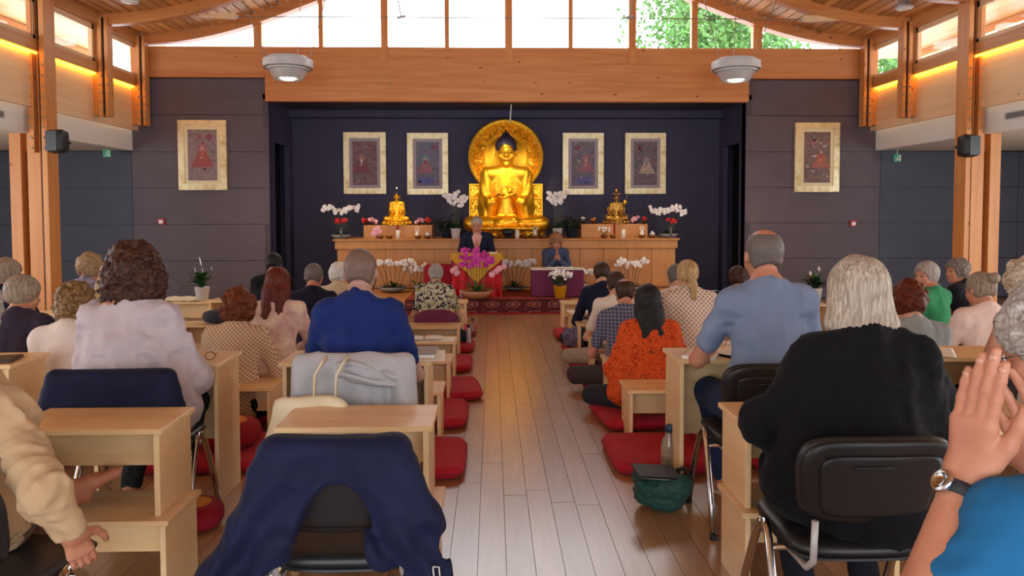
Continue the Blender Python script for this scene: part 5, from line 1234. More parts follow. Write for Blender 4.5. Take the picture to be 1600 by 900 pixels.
# ------------------------------------------------------------------ garments over chairs
def jacket():
    t = empty('navy_jacket', (-.46, 2.12, 0), 0, 'navy blue jacket draped over the empty front centre chair', 'jacket')
    P = [rbox((0, .03, .768), (.43, .11, .15), .04, None, .03), cone((-.165, .02, .78), (-.225, -.01, .60), .05, .05, .05), cone((.165, .02, .78), (.225, -.01, .60), .05, .05, .05),
         rbox((-.17, -.01, .62), (.20, .05, .26), .02, rotm(0, R(14), 0), .05), rbox((.17, -.01, .62), (.20, .05, .26), .02, rotm(0, R(-14), 0), .05),
         rbox((-.265, -.02, .50), (.17, .055, .24), .02, rotm(0, R(24), 0), .04), rbox((.255, -.02, .50), (.16, .055, .26), .02, rotm(0, R(-20), 0), .04),
         rbox((-.30, .0, .36), (.13, .08, .22), .03, rotm(0, R(-8), 0), .03), rbox((.315, .0, .36), (.10, .07, .26), .03, rotm(0, R(-10), 0), .03), rbox((-.17, -.035, .5), (.12, .035, .16), .015, None, .03), rbox((.17, -.035, .49), (.12, .035, .16), .015, None, .03),
         cone((-.34, -.03, .47), (-.31, .0, .40), .035, .03, .03),
         ell((.0, -.06, .55), (.108, .2, .175), None, .01, 's'), rbox((0, .03, .38), (.40, .35, .2), .05, rotm(0, 0, 0), .03, 's')]
    def dsp(Q):
        W = Q + .04 * np.stack([vnoise(Q, 5, 3), 0 * Q[:, 0], vnoise(Q, 5, 4)], -1); k = np.clip((.83 - Q[:, 2]) * 5, .05, 1.5)
        return ((.011 * np.sin(W[:, 0] * 42 + np.sign(Q[:, 0]) * W[:, 2] * 26) * k + .014 * (np.abs(vnoise(W * V(1.4, 1, .7), 12, 5)) - .3) * k)).astype(np.float32)
    o = sdf_obj('jacket_body', P, .0065, M['navy'], t, dsp)
    for (x, z) in ((-.24, .455), (.18, .475), (.215, .45), (.28, .43), (-.3, .44)): MB().lathe([(.008, 0), (.008, .004), (.004, .006)], n=10).build('snap_button', M['chrome'], t, True, loc=(x, -.085, z), rot=(PI / 2, 0, 0))
    MB().tube([(.29, -.075, .5), (.307, -.075, .5), (.312, -.075, .45), (.295, -.075, .45), (.29, -.075, .5)], .0035, 6).build('buckle', M['chrome'], t)
    for k in range(4): MB().tube([(-.2 + k * .008, -.03, .42), (-.195 + k * .012, -.04, .37), (-.19 + k * .01, -.03, .33)], .0025, 5).build('drawstring', MATS['teal_cord'], t)
mat('teal_cord', '2fa58a', .6)
jacket()
m, nt, b = mat('heather_grey_jersey', '8e8d92', .9); v = coord(nt); setc(nt, b, ramp(nt, noise(nt, v, 600, 3), [(.35, '918f94'), (.65, 'b4b3b6')])); bump(nt, b, noise(nt, v, 300, 2), .3, .002); M['heather'] = m
M['canvasbag'] = cloth('cream_canvas', 'cfc2a4', 'dcd0b4', .9)
t = empty('grey_hoodie', (-.615, 3.23, 0), 0, 'heather grey hooded sweatshirt hung over the blue-polo person’s chair'.replace('’', "'"), 'hoodie')
P = [rbox((0, .045, .66), (.52, .07, .40), .03, None, .04), cone((-.2, .04, .82), (.2, .04, .82), .045, .045, .05), cone((.21, .03, .78), (.27, .0, .5), .05, .05, .05), cone((-.21, .03, .78), (-.26, .0, .5), .05, .05, .05), ell((.08, -.0, .80), (.13, .035, .05), None, .03)]
sdf_obj('sweatshirt', P, .011, M['heather'], t, lambda Q: (.009 * np.sin(Q[:, 0] * 46 + 6 * vnoise(Q, 5, 3) + Q[:, 2] * 14) * np.clip((.86 - Q[:, 2]) * 5, 0, 1) + .02 * np.abs(vnoise(Q, 11, 4)) - .006).astype(np.float32))
sdf_obj('hood', [ell((.07, -.01, .79), (.16, .04, .055), rotm(0, R(8), 0), .02), ell((.07, -.03, .80), (.10, .03, .022), rotm(0, R(8), 0), .015, 's')], .007, M['heather'], t, lambda Q: (.006 * np.sin(Q[:, 2] * 120 + Q[:, 0] * 25 + 3 * vnoise(Q, 9, 3))).astype(np.float32))
t = empty('canvas_tote', (-.79, 3.12, .09), 0, 'cream canvas tote bag hanging from the grey-covered chair', 'bag')
MB().pad(.34, .3, .07, lambda a_, b_, c_: (a_ + .02 * math.sin(b_ * 18), c_ + .015 * math.sin(a_ * 30), .48 + b_ + .02 * a_), 12, 5, 4).build('bag_body', M['canvasbag'], t, True)
for x in (-.03, .06): MB().tube([(x + .06, .02, .6), (x + .07, -.0, .72), (x + .09, .02, .755), (x + .1, .08, .775)], .018, 8, flat=.3).build('strap', M['canvasbag'], t, True)
t = empty('navy_wrap', (-1.64, 3.14, 0), 0, 'navy cloth wrapped over the chair back of the person in white blouse'.replace('’', "'"), 'cloth')
sdf_obj('wrap', [rbox((0, .055, .70), (.55, .09, .25), .04, None, .04), cone((-.25, .05, .72), (-.28, .04, .55), .04, .05, .04), cone((.25, .05, .72), (.28, .04, .55), .04, .05, .04), rbox((0, .05, .62), (.6, .08, .12), .03, None, .04)], .012, M['navy'], t, lambda Q: (.004 * vnoise(Q, 9, 4)).astype(np.float32))
# ------------------------------------------------------------------ small things on desks and floor
def book(x, y, z, w, d, h, rz, label, openb=False, cover='white_pot'):
    t = empty('book', (x, y, z), rz, label, 'book')
    if openb:
        MB().bb(-w / 2, w / 2, -d / 2, d / 2, 0, .004).build('cover', M[cover] if cover in M else cover, t)
        for sg in (-1, 1): MB().pad(w / 2 - .004, d - .01, h, lambda a_, b_, c_: (a_ + sg * w / 4, b_, .004 + h / 2 + c_ * (1 - .0) + .006 * math.cos(a_ * 3 / w)), 6, 9, 4).build('page_block', M['paper'], t, True)
    else:
        MB().bb(-w / 2, w / 2, -d / 2, d / 2, 0, .003).bb(-w / 2, w / 2, -d / 2, d / 2, h - .003, h).bb(-w / 2, -w / 2 + .003, -d / 2, d / 2, 0, h).build('cover', M[cover] if cover in M else cover, t); MB().bb(-w / 2 + .003, w / 2 - .004, -d / 2 + .004, d / 2 - .004, .003, h - .003).build('page_block', M['paper'], t)
    return t
def sheet(x, y, z, rz, label, w=.21, d=.297):
    o = MB().pad(w, d, .002, lambda a_, b_, c_: (a_, b_, c_ + .001 + .02 * a_ * a_ + .1 * b_ ** 4), 8, 30, 6).build('paper_sheet', M['paper'], None, True, loc=(x, y, z), rot=(0, 0, rz)); tag(o, label, 'paper')
book(-.62, 6.66, HS, .34, .2, .016, .1, 'open book lying beside the black pen case', True, 'paper'); book(-.42, 6.66, HS, .16, .2, .006, 0, 'thin booklet on the left aisle desk, right of the open book', False, 'paper')
t = empty('pen_case', (-.8, 6.58, HS + .0), .5, 'long black pen case on the open book desk', 'case'); MB().tube([(-.11, 0, .02), (-.1, 0, .022), (.1, 0, .022), (.11, 0, .02)], [.01, .02, .02, .008], 10).build('case_body', M['dark'], t, True); MB().tube([(-.09, 0, .043), (.09, 0, .043)], .002, 5).build('zip', M['chrome'], t)
t = empty('brown_tablet', (-2.6, YT + .1, HT), .25, 'brown leather tablet case on the left edge tall desk', 'tablet'); MB().bb(-.13, .13, -.09, .09, 0, .014).build('leather_cover', mat('brown_leather', '3c2620', .5)[0], t, bevel=.005); MB().bb(-.12, .12, -.08, .08, .014, .016).build('screen', M['dark'], t)
book(1.11, YT + .1, HT, .16, .23, .018, -.5, 'thick white book at the corner of the bald person desk', False, 'paper'); book(1.3, YT + .16, HT, .24, .18, .012, .5, 'open book with dark edge under the bald person arm', True, 'dark')
book(-.40, YT + .2, HT, .2, .24, .022, .0, 'white box file on the blue-polo person desk', False, 'heather')
sheet(-.36, YT + .16, HT + .0005, .05, 'white sheet beside the box file on the blue-polo person desk')
sheet(2.38, YT + .15, HT, -.5, 'white paper on the right tall desk, uppermost over a red folder'); o = MB().bb(-.13, .13, -.16, .16, 0, .004).build('red_folder', M['red_p'], None, loc=(2.32, YT + .16, HT - .0), rot=(0, 0, -.75)); tag(o, 'red folder corner under white paper on the right tall desk', 'folder'); o.location.z = HT; 
for ob in bpy.data.objects:
    if ob.name.startswith('paper_sheet') and 'red folder' in ob.get('label', ''): ob.location.z = HT + .005
sheet(1.02, 8.42, HS, .3, 'white papers on the right aisle desk near the stage', .3, .22)
book(1.9, 7.05, HS + .05, .36, .24, .02, .3, 'open white book before the ponytailed person', True, 'paper'); book(2.25, 7.08, HS + .05, .2, .15, .012, -.2, 'thin white booklet right of open book, ponytailed person', False, 'paper')
book(1.78, 5.9, HS + .08, .16, .12, .03, .4, 'small cream paperback on the desk beside the orange-clad person', False, 'canvasbag'); book(1.98, 5.86, HS + .08, .2, .14, .012, -.3, 'open notebook lying next to the cream paperback', True, 'paper')
t = empty('desk_cushion', (-2.75, 7.6, HS + .02), 0, 'dark grey round cushion on the low desk at left', 'cushion'); MB().pad(.42, .22, .14, lambda a_, b_, c_: (a_, b_, c_ + .07), 10, 3, 3).build('cushion', cloth('slate_cotton', '33343e', '3c3d47'), t, True)
o = MB().pad(.5, .22, .05, lambda a_, b_, c_: (a_, b_, c_ + .025 + .006 * math.sin(a_ * 40)), 12, 5, 4).build('folded_cloth', M['canvasbag'], None, True, loc=(-3.9, 9.36, HS + .04)); tag(o, 'cream folded cloth on the desk beside the peace lily', 'cloth')
o = MB().pad(.3, .2, .05, lambda a_, b_, c_: (a_, b_, c_ + .025), 10, 5, 4).build('folded_cloth', M['canvasbag'], None, True, loc=(-4.2, 6.26, HS + .06)); tag(o, 'cream folded cloth beside the water bottle at left', 'cloth')
o = MB().pad(.2, .12, .05, lambda a_, b_, c_: (a_, b_, c_ + .025), 8, 3, 3).build('white_cloth', M['petal'], None, True, loc=(4.05, 7.45, HS)); tag(o, 'small white cloth on the desk before the green-clad person', 'cloth')
t = empty('reading_glasses', (-1.5, YT + .08, HT), .3, 'dark-rimmed reading glasses on the white-bloused person desk', 'glasses')
for sg in (-1, 1): MB().tube([(sg * .035 + .024 * math.cos(a), 0, .022 + .02 * math.sin(a)) for a in [2 * PI * k / 16 for k in range(17)]], .0022, 5).build('rim', MATS['brown_leather'], t, True); MB().tube([(sg * .06, 0, .03), (sg * .062, .12, .012)], .0025, 5).build('temple_arm', MATS['brown_leather'], t)
def bottle(px, Y, z, h, r, label, capm, bodym='vase', liquid=None):
    t = empty('water_bottle', (at(px, 400, Y=Y).x, Y, z), 0, label, 'bottle'); MB().lathe([(r * .9, 0), (r, .01), (r, h * .62), (r * .95, h * .72), (r * .45, h * .84), (r * .45, h * .9), (r * .4, h * .9)], n=20).build('bottle', M[bodym], t, True); MB().lathe([(r * .55, h * .88), (r * .55, h * .97), (r * .3, h)], n=16).build('cap', capm, t, True)
    if liquid: MB().lathe([(r * .85, .012), (r * .9, h * .45), (.01, h * .45)], n=18).build('drink', liquid, t, True)
BLUEC = mat('blue_cap', '1d4fb0', .4)[0]
bottle(1048, 3.95, 0, .34, .045, 'clear water bottle with dark blue sports cap behind the bag', mat('navy_cap', '1c3350', .4)[0], liquid=mat('pale_drink', 'b9ae7a', .2)[0])
bottle(88, 6.2, HS + .06, .3, .05, 'blue-tinted water bottle on the far left desk', BLUEC); bottle(731.5, 8.0, 0, .27, .028, 'slim tall flask standing by the left aisle mat', M['dark'], 'steel'); bottle(738, 8.8, 0, .22, .035, 'small clear bottle at the left aisle near the stage', M['dark'])
# teal bag
t = empty('shoulder_bag', (at(1036, 770, Y=3.62).x, 3.66, 0), 0, 'dark teal crumpled bag with notebooks on floor by the chair legs', 'bag')
sdf_obj('bag_body', [ell((0, 0, .085), (.135, .11, .08), None, .04), rbox((0, .0, .12), (.26, .19, .09), .04, None, .04)], .007, M['green_bag'], t, lambda Q: (.026 * vnoise(Q, 13, 3) + .012 * np.abs(vnoise(Q, 34, 8)) - .004).astype(np.float32))
MB().box((-.03, -.02, .19), (.22, .15, .012), (.1, .1, .1)).build('notebook', M['dark'], t, bevel=.002); MB().box((-.02, -.01, .18), (.21, .14, .006), (.1, .1, .06)).build('paper_edge', M['paper'], t); MB().tube([(.06, .03, .17), (.12, .0, .2), (.14, -.05, .16), (.1, -.08, .1)], .012, 8).build('strap', M['dark'], t, True)
t = empty('handbag', (-1.03, 4.55, 0), 0, 'black and canvas handbag on floor left of the tote bag', 'bag'); sdf_obj('bag_body', [rbox((0, 0, .17), (.2, .16, .32), .04, None, .03)], .01, cloth('taupe_canvas', '5c5243', '6d6250'), t, lambda Q: (.01 * vnoise(Q, 14, 3)).astype(np.float32)); MB().tube([(-.05, -.08, .3), (-.03, -.1, .4), (.05, -.1, .4), (.06, -.08, .3)], .012, 8).build('handle', M['canvasbag'], t, True)
m, nt, b = mat('scarf_print', '5a5a70', .9); setc(nt, b, ramp(nt, voro(nt, coord(nt), 40), [(.2, '2d2b44'), (.4, '8e8aa0'), (.6, '4a4560')])); M['scarf'] = m
t = empty('printed_scarf', (at(898, 520, Y=7.9).x, 7.75, .075), 0, 'crumpled blue and white printed scarf on a right aisle mat', 'scarf'); sdf_obj('scarf', [ell((0, 0, .1), (.15, .13, .11), None, .04)], .012, M['scarf'], t, lambda Q: (.03 * vnoise(Q, 16, 3)).astype(np.float32))
# peace lily
t = empty('peace_lily', (at(315, 460, Y=9.1).x, 9.12, .42), 0, 'peace lily in a white pot on the left side desk', 'plant'); pot(t, 'pot', M['white_pot'], .09, .16); rr = random.Random(3)
for k in range(34):
    a = rr.uniform(0, 2 * PI); mm = MB(); leafm(mm, (0, 0, .14 + .1 * rr.random()), (math.cos(a), math.sin(a), rr.uniform(.6, 2.2)), rr.uniform(.16, .34), .035, .5); mm.build('leaf', M['leaf'], t, True)
for (x, z, l) in ((.0, .42, .13), (-.07, .34, .07), (.13, .36, .06), (.02, .33, .08)): MB().tube([(0, 0, .15), (x * .8, 0, z * .8), (x, 0, z)], .004, 5).build('stem', M['stem'], t); mm = MB(); leafm(mm, (x, -.01, z), (-.15, -.1, 1), l, l * .25, .1); mm.build('spathe', M['petal'], t, True)
t = empty('peace_lily', (at(1272, 450, Y=9.4).x, 9.4, .3), 0, 'leafy lily plant with white blooms, half hidden behind silver hair', 'plant'); pot(t, 'pot', M['white_pot'], .1, .2)
for k in range(34):
    a = rr.uniform(0, 2 * PI); mm = MB(); leafm(mm, (0, 0, .16 + .1 * rr.random()), (math.cos(a), math.sin(a), rr.uniform(.6, 2.2)), rr.uniform(.2, .4), .035, .5); mm.build('leaf', M['leafd'], t, True)
for (x, z, l) in ((-.06, .36, .07), (.05, .42, .07)): mm = MB(); leafm(mm, (x, -.03, z), (-.15, -.1, 1), l, l * .3, .1); mm.build('spathe', M['petal'], t, True)
desk(3.6, 4.3, 9.25, .3, 'low desk under the lily plant at right', group=G)
# ------------------------------------------------------------------ clothes
CW = lambda n, a, b=None, **k: (n, cloth(n.replace(' ', '_') + '_' + a, a, b or a, **k))
def pat(name, base, stops, scale, feat='F1', k2=None, out=0, dist=0):
    m, nt, b = mat(name, base, .85, 0, .2); v = coord(nt); n = noise(nt, v, 10, 2)
    c = ramp(nt, voro(nt, v, scale, feat, out) if feat else noise(nt, v, scale, 3, .6, dist), stops)
    if k2: c = mix(nt, ramp(nt, noise(nt, v, k2[0], 2), [(k2[1], (0, 0, 0, 1)), (k2[1] + .02, (1, 1, 1, 1))]), c, k2[2])
    setc(nt, b, c); bump(nt, b, noise(nt, v, 300, 2), .2, .002); return m
C_orange = pat('orange_paisley', 'c8401a', [(.42, '8e2413'), (.47, 'd8501c'), (.53, 'e06a28'), (.57, 'a92e14'), (.64, 'd44a1a')], 38, None, (30, .66, '7d3a22'), dist=2.2)
C_floral = pat('tropical_floral', '1c1c2c', [(.36, '1c1c30'), (.44, '262638'), (.47, 'c9c0a4'), (.53, 'd8d0c0'), (.56, '6f7d4c'), (.64, 'a99a6a')], 14, None, (20, .62, '1c1c30'), dist=1.4)
C_bw = pat('black_white_floral', 'c9beb0', [(.40, 'cbc0b2'), (.50, 'd4c9bc'), (.52, '26242a'), (.64, '26242a')], 60, None, dist=1.2)
C_dots = pat('dark_floral', '20242a', [(.45, '1a1e24'), (.52, '39433e'), (.6, '1c2026')], 70, None, dist=1.5)
C_galaxy = pat('magenta_navy_print', '241a44', [(.4, '1d1a40'), (.5, '43205a'), (.58, '9a2558'), (.66, 'b83a58')], 30, None, dist=1.0)
C_lilac = pat('lilac_print', '77708a', [(.42, '6c6680'), (.52, '867f98'), (.6, 'a9a0a4')], 45, None, dist=.5)
m, nt, b = mat('plaid_cotton', '4a4a5c', .85, 0, .2)
def bands(axis, sc):
    w = nt.nodes.new('ShaderNodeTexWave'); w.bands_direction = axis; w.inputs['Scale'].default_value = sc; w.inputs['Distortion'].default_value = 0; nt.links.new(coord(nt), w.inputs[0]); return ramp(nt, w.outputs[1], [(.45, '3b3c50'), (.55, '79788a')])
setc(nt, b, mix(nt, .5, bands('X', 11), bands('Z', 11))); C_plaid = m
def holes(name, base, dark, sc):
    m, nt, b = mat(name, base, .9, 0, .2); v = coord(nt, (1, .02, 1), rot=(0, R(45), 0)); d = voro(nt, v, sc, 'F1', 0, 0.0); setc(nt, b, ramp(nt, d, [(.26, dark), (.34, base)])); bump(nt, b, d, .6, .004); return m
C_crochet = holes('cream_crochet', 'c9ab8e', '8d6a52', 50); C_lattice = holes('white_lattice_knit', 'd3c1b0', '9c6f55', 38)
m, nt, b = mat('pink_print_blouse', 'cfa9a0', .85); v = coord(nt); setc(nt, b, ramp(nt, noise(nt, v, 7, 4, .6, .8), [(.35, 'b98f8a'), (.5, 'cdaa9e'), (.62, 'd9c3a8')])); C_pinkp = m
navy = cloth('navy_wool', '14172e', '1a1e38', .85); blk = cloth('black_knit', '0f0f14', '14141a', .9); blackc = cloth('black_cardigan_knit', '0d0d12', '131318', .95, 260, .35)
jean = cloth('blue_denim', '1e2a48', '26345a', .85); char = cloth('charcoal_trousers', '26262c', '2e2e34')
P_ = 'people seated in rows facing the altar'
def dark(n='trousers'): return (n, char)
# --- right side, near
R1 = person(1193, 352, 3.56, 'chair', 'person in grey-blue T-shirt with bald head and grey stubble, right', ('fringe', 'stubg'), ('t_shirt', cloth('grey_blue_jersey', '6f7c96', '7987a1', .9)), ('jeans', jean), 'skin_rosy', arms=((.27, .16, .28), (.10, .42, .27)), g=1.02, sh=.98, h=.012, hh=.005, seed=3, nod=4, lean=4, fold=.011, zfeet=0, group=P_)
R2 = person(1340, 392, 2.50, 'chair', 'person in black cardigan with shoulder-length silver-blonde hair', ('bob', 'grey'), ('cardigan', blackc), ('trousers', cloth('black_denim', '14161e', '1a1d27')), 'skin_light', arms=((.32, .10, .32), (.12, .36, .26)), g=1.22, sh=1.04, loose=True, sleeve='wide', h=.011, hh=.0042, seed=5, nod=8, lean=7, group=P_, fold=.013)
L1 = person(211, 373, 3.55, 'chair', 'person in loose white blouse with big brown curls', ('big', 'brown'), ('blouse', cloth('white_gauze', 'b5a9af', 'c2b6bb', .9, 200, .3)), ('trousers', C_dots), 'skin_rosy', arms=((.265, .12, .26), (.12, .38, .25)), g=1.1, sh=1.0, loose=True, sleeve='wide', h=.011, hh=.005, seed=7, nod=10, lean=6, group=P_, fold=.016)
L2 = person(563, 383, 3.63, 'chair', 'person in royal blue polo shirt with shaved head', ('buzz', 'stub'), ('polo_shirt', cloth('royal_blue_pique', '12235a', '172a66', .85, 500, .3)), ('trousers', char), 'skin_scalp', arms=((.27, .12, .24), (.10, .40, .25)), g=1.08, sh=1.0, h=.011, hh=.005, seed=9, nod=8, lean=5, fold=.011, group=P_)
o, H, s, hs, _ = L2
MB().lathe([(.066, 0), (.069, .02), (.063, .045), (.059, .04), (.062, 0)], n=28).build('collar', o.children[0].data.materials[0], o, True, loc=(0, H.c[1] - .045, H.c[2] - .165))
# --- right block
person(1012, 442, 5.3, 'floor', 'person in bright orange patterned shirt with black curly hair', ('long', 'black'), ('shirt', C_orange), ('trousers', char), 'skin_tan', arms='wide', g=1.05, sh=.93, loose=True, sleeve='long', h=.012, hh=.006, seed=11, nod=12, cross=.36, group=P_, fold=.009)
person(976, 431, 5.98, 'floor', 'person in grey plaid shirt with balding brown hair', ('fringe', 'brn'), ('shirt', C_plaid), ('trousers', cloth('brown_trousers', '3a3033', '443a3c')), 'skin_rosy', arms='desk', seed=13, h=.014, cross=.36, group=P_, g=1.05)
person(962, 421, 6.8, 'floor', 'person in white T-shirt beyond the plaid-shirted one', ('short', 'brn'), ('t_shirt', cloth('cream_jersey', 'd6c7ba', 'e0d2c6')), ('trousers', cloth('beige_trousers', '9c8b7c', 'a89888')), 'skin_fair', arms='desk', seed=14, h=.015, cross=.4, group=P_)
person(940, 407, 7.75, 'floor', 'person in navy sweater with short brown hair at the right aisle', ('short', 'brn'), ('sweater', navy), dark(), 'skin_fair', seed=15, h=.016, sleeve='long', group=P_)
person(1056, 409, 6.9, 'floor', 'person with cropped grey hair in pale shirt left of the ponytail', ('crop', 'stubg'), ('shirt', cloth('white_shirting', 'd4c4bb', 'ddd0c8')), dark(), 'skin_fair', seed=16, h=.016, cross=.22, group=P_)
person(1074, 403, 6.1, 'floor', 'person with blond ponytail in white lattice-knit top', ('pony', 'blond'), ('knit_top', C_lattice), dark(), 'skin_fair', seed=17, cross=.22, h=.014, hh=.007, g=1.08, group=P_, arms='pray', sleeve='short')
person(1152, 414, 7.8, 'floor', 'person with brown hair mostly hidden behind the bald person', ('curlys', 'brown'), ('top', cloth('navy_blue_top', '232a48', '2a3354')), dark(), 'skin_fair', seed=18, h=.018, group=P_)
person(1419, 434, 4.6, 'floor', 'person with reddish-brown hair in pale grey-blue T-shirt', ('curlys', 'redc'), ('t_shirt', cloth('pale_grey_jersey', '8d9396', '9ba1a3')), dark(), 'skin_light', seed=19, h=.013, hh=.007, g=1.05, group=P_)
person(1447, 406, 6.6, 'floor', 'person in green blouse with silver bob, face in left profile', ('pixie', 'silver'), ('blouse', cloth('emerald_cotton', '2f7a4e', '37885a')), dark(), 'skin_rosy', seed=20, h=.013, hh=.007, yaw=30, hyaw=78, nod=0, face=True, group=P_, arms='pray')
person(1495, 401, 7.6, 'floor', 'person in black with grey-brown curls, palms joined, in profile', ('curlys', 'gcurl'), ('top', blk), dark(), 'skin_rosy', seed=21, h=.013, hh=.007, yaw=30, hyaw=62, nod=0, face=True, group=P_, arms='chin')
person(1532, 421, 5.1, 'floor', 'person with grey hair in a bun and pale pink T-shirt', ('bun', 'sandy'), ('t_shirt', cloth('pale_pink_jersey', 'dcbfb4', 'e4cbc1')), ('trousers', C_dots), 'skin_rosy', seed=22, h=.012, hh=.006, group=P_, hyaw=12, g=1.02)
person(1607, 398, 3.56, 'chair', 'person in black and white floral sleeveless top with long wavy hair', ('wavy', 'wave'), ('sleeveless_top', C_bw), ('trousers', blk), 'skin_rosy', seed=23, h=.012, hh=.006, sleeve='none', arms=((.25, .1, .25), (.1, .36, .25)), group=P_)
# --- left block
person(118, 437, 4.45, 'floor', 'person with short golden-brown curls in white T-shirt', ('curlys', 'gold'), ('t_shirt', cloth('offwhite_jersey', 'cfc0b8', 'dacdc4')), dark(), 'skin_tan', seed=24, cross=.22, h=.013, hh=.006, group=P_, g=1.08, hyaw=-10)
person(36, 427, 5.05, 'floor', 'person with sandy grey bob in dark plum T-shirt', ('pixie', 'sandy'), ('t_shirt', cloth('dark_plum_jersey', '2d2430', '362c3a')), dark(), 'skin_rosy', seed=25, cross=.22, h=.013, hh=.006, hyaw=-30, group=P_)
person(10, 401, 5.9, 'floor', 'person at far left in dark vest with short grey hair', ('pixie', 'sandy'), ('vest', navy), dark(), 'skin_rosy', seed=26, h=.015, hyaw=-35, group=P_)
person(141, 393, 6.3, 'floor', 'person in lilac print blouse with sandy curls by the column', ('curlys', 'blondc'), ('blouse', C_lilac), dark(), 'skin_rosy', seed=27, h=.015, hh=.007, hyaw=-25, group=P_, hs=.36)
person(180, 402, 5.3, 'floor', 'person in beige mottled top half hidden behind brown curls', ('long', 'blond'), ('top', pat('beige_mottle', 'a08f7c', [(.4, '8c7c68'), (.6, 'bcae9c')], 60, None)), dark(), 'skin_fair', seed=28, h=.015, group=P_, sleeve='short', g=1.2, sh=1.15, hs=.3)
person(373, 446, 5.2, 'floor', 'person in cream crochet top with auburn curls', ('curly', 'auburn'), ('crochet_top', C_crochet), ('trousers', blk), 'skin_rosy', seed=29, h=.012, hh=.0055, group=P_, sleeve='wide', g=1.02)
person(434, 415, 5.8, 'floor', 'person in pinkish print blouse with straight red-brown hair', ('long', 'red'), ('blouse', C_pinkp), dark(), 'skin_fair', seed=30, h=.013, hh=.006, group=P_, sleeve='wide', g=1.05)
person(428, 393, 7.4, 'floor', 'person all in black with dark hair, before the grey wall', ('short', 'black'), ('jumper', blk), dark(), 'skin_fair', seed=31, h=.016, group=P_, g=1.1, sleeve='long', hs=.3)
person(490, 408, 6.8, 'floor', 'person in dark navy jacket with cropped greying hair', ('crop', 'stubg'), ('jacket', cloth('ink_jacket', '171626', '1e1c30')), dark(), 'skin_rosy', seed=32, h=.015, group=P_, g=1.05, sleeve='long')
person(529, 408, 8.0, 'floor', 'person in cream top with curly white hair beyond the shaved head', ('curlys', 'white'), ('jumper', cloth('cream_wool', 'c7b294', 'd3bfa2')), dark(), 'skin_fair', seed=33, h=.016, group=P_, g=1.15)
person(572, 419, 6.6, 'floor', 'person in black hidden behind the shaved head, shoulders showing', ('short', 'dark'), ('jumper', cloth('soft_black', '121218', '17171e')), dark(), 'skin_fair', seed=34, h=.017, group=P_, g=1.15, sh=1.12, sleeve='long')
person(681, 411, 7.95, 'floor', 'person in tropical floral shirt with short grey hair', ('pixie', 'silver'), ('shirt', C_floral), dark(), 'skin_fair', seed=35, h=.014, hh=.006, group=P_, g=1.12, sh=1.05, hs=.18)
# --- on the stage, facing us
S1 = person(745, 336, 11.62, 'floor', 'person in dark jacket and pink shirt, palms joined behind the lectern', ('crop', 'silverc'), ('jacket', navy), dark(), 'skin_rosy', yaw=180, seed=36, h=.011, hh=.006, face=True, arms='pray', sleeve='long', hs=.50, zfeet=.5, g=1.12, sh=1.08, nod=12, legs=False)
o, H, s, hs, _ = S1
Lc, Ls = math.cos(R(8)), math.sin(R(8)); TT = lambda x, y, z: (x * s, (y * Lc + (z - .1) * Ls) * s, hs + (.1 + (z - .1) * Lc - y * Ls) * s)
zl_ = TT(0, 0, .34)[2]
P = [ell(TT(0, .012, .42), (.17 * 1.12 * s, .116 * s, .19 * s), rotm(-R(8), 0, 0), .03), cone(TT(0, .01, .5), TT(0, .0, .63), .09 * s, .066 * s, .05), plane((1, 0, -.30), .012 - .30 * zl_), plane((-1, 0, -.30), .012 - .30 * zl_), plane((0, -1, 0), -.05), plane((0, 0, 1), TT(0, 0, .65)[2])]
sdf_obj('shirt_front', P, .006, cloth('pale_pink_shirt', 'c98f86', 'd39d94'), o)
for sg in (-1, 1):
    c0 = H((sg * .034, .104, -.004)); MB().tube([c0 + H.R @ V(.023 * math.cos(a), 0, .018 * math.sin(a)) for a in [2 * PI * k / 14 for k in range(15)]], .0018, 5).build('glasses_rim', M['cable'], o, True)
person(869, 362, 11.6, 'floor', 'person in slate blue cardigan with sandy curls, hand at chin', ('curly', 'wom'), ('cardigan', cloth('slate_cardigan', '3c4660', '46516c')), dark(), 'skin_rosy', yaw=180, seed=37, h=.011, hh=.006, face=True, arms='chin', sleeve='long', hs=.32, zfeet=.2, nod=22, legs=False)
t = empty('kneeling_cushion', (at(869, 400, Y=11.6).x, 11.65, ZS), 0, 'red cushion under the kneeling person on the stage', 'cushion'); MB().pad(.5, .4, .13, lambda a_, b_, c_: (a_, b_, c_ + .065), 10, 5, 4).build('cushion', M['mat_dark'], t, True)
# zafus or low benches below floor sitters
for o in [q for q in bpy.data.objects if q.get('category') == 'person']:
    pass

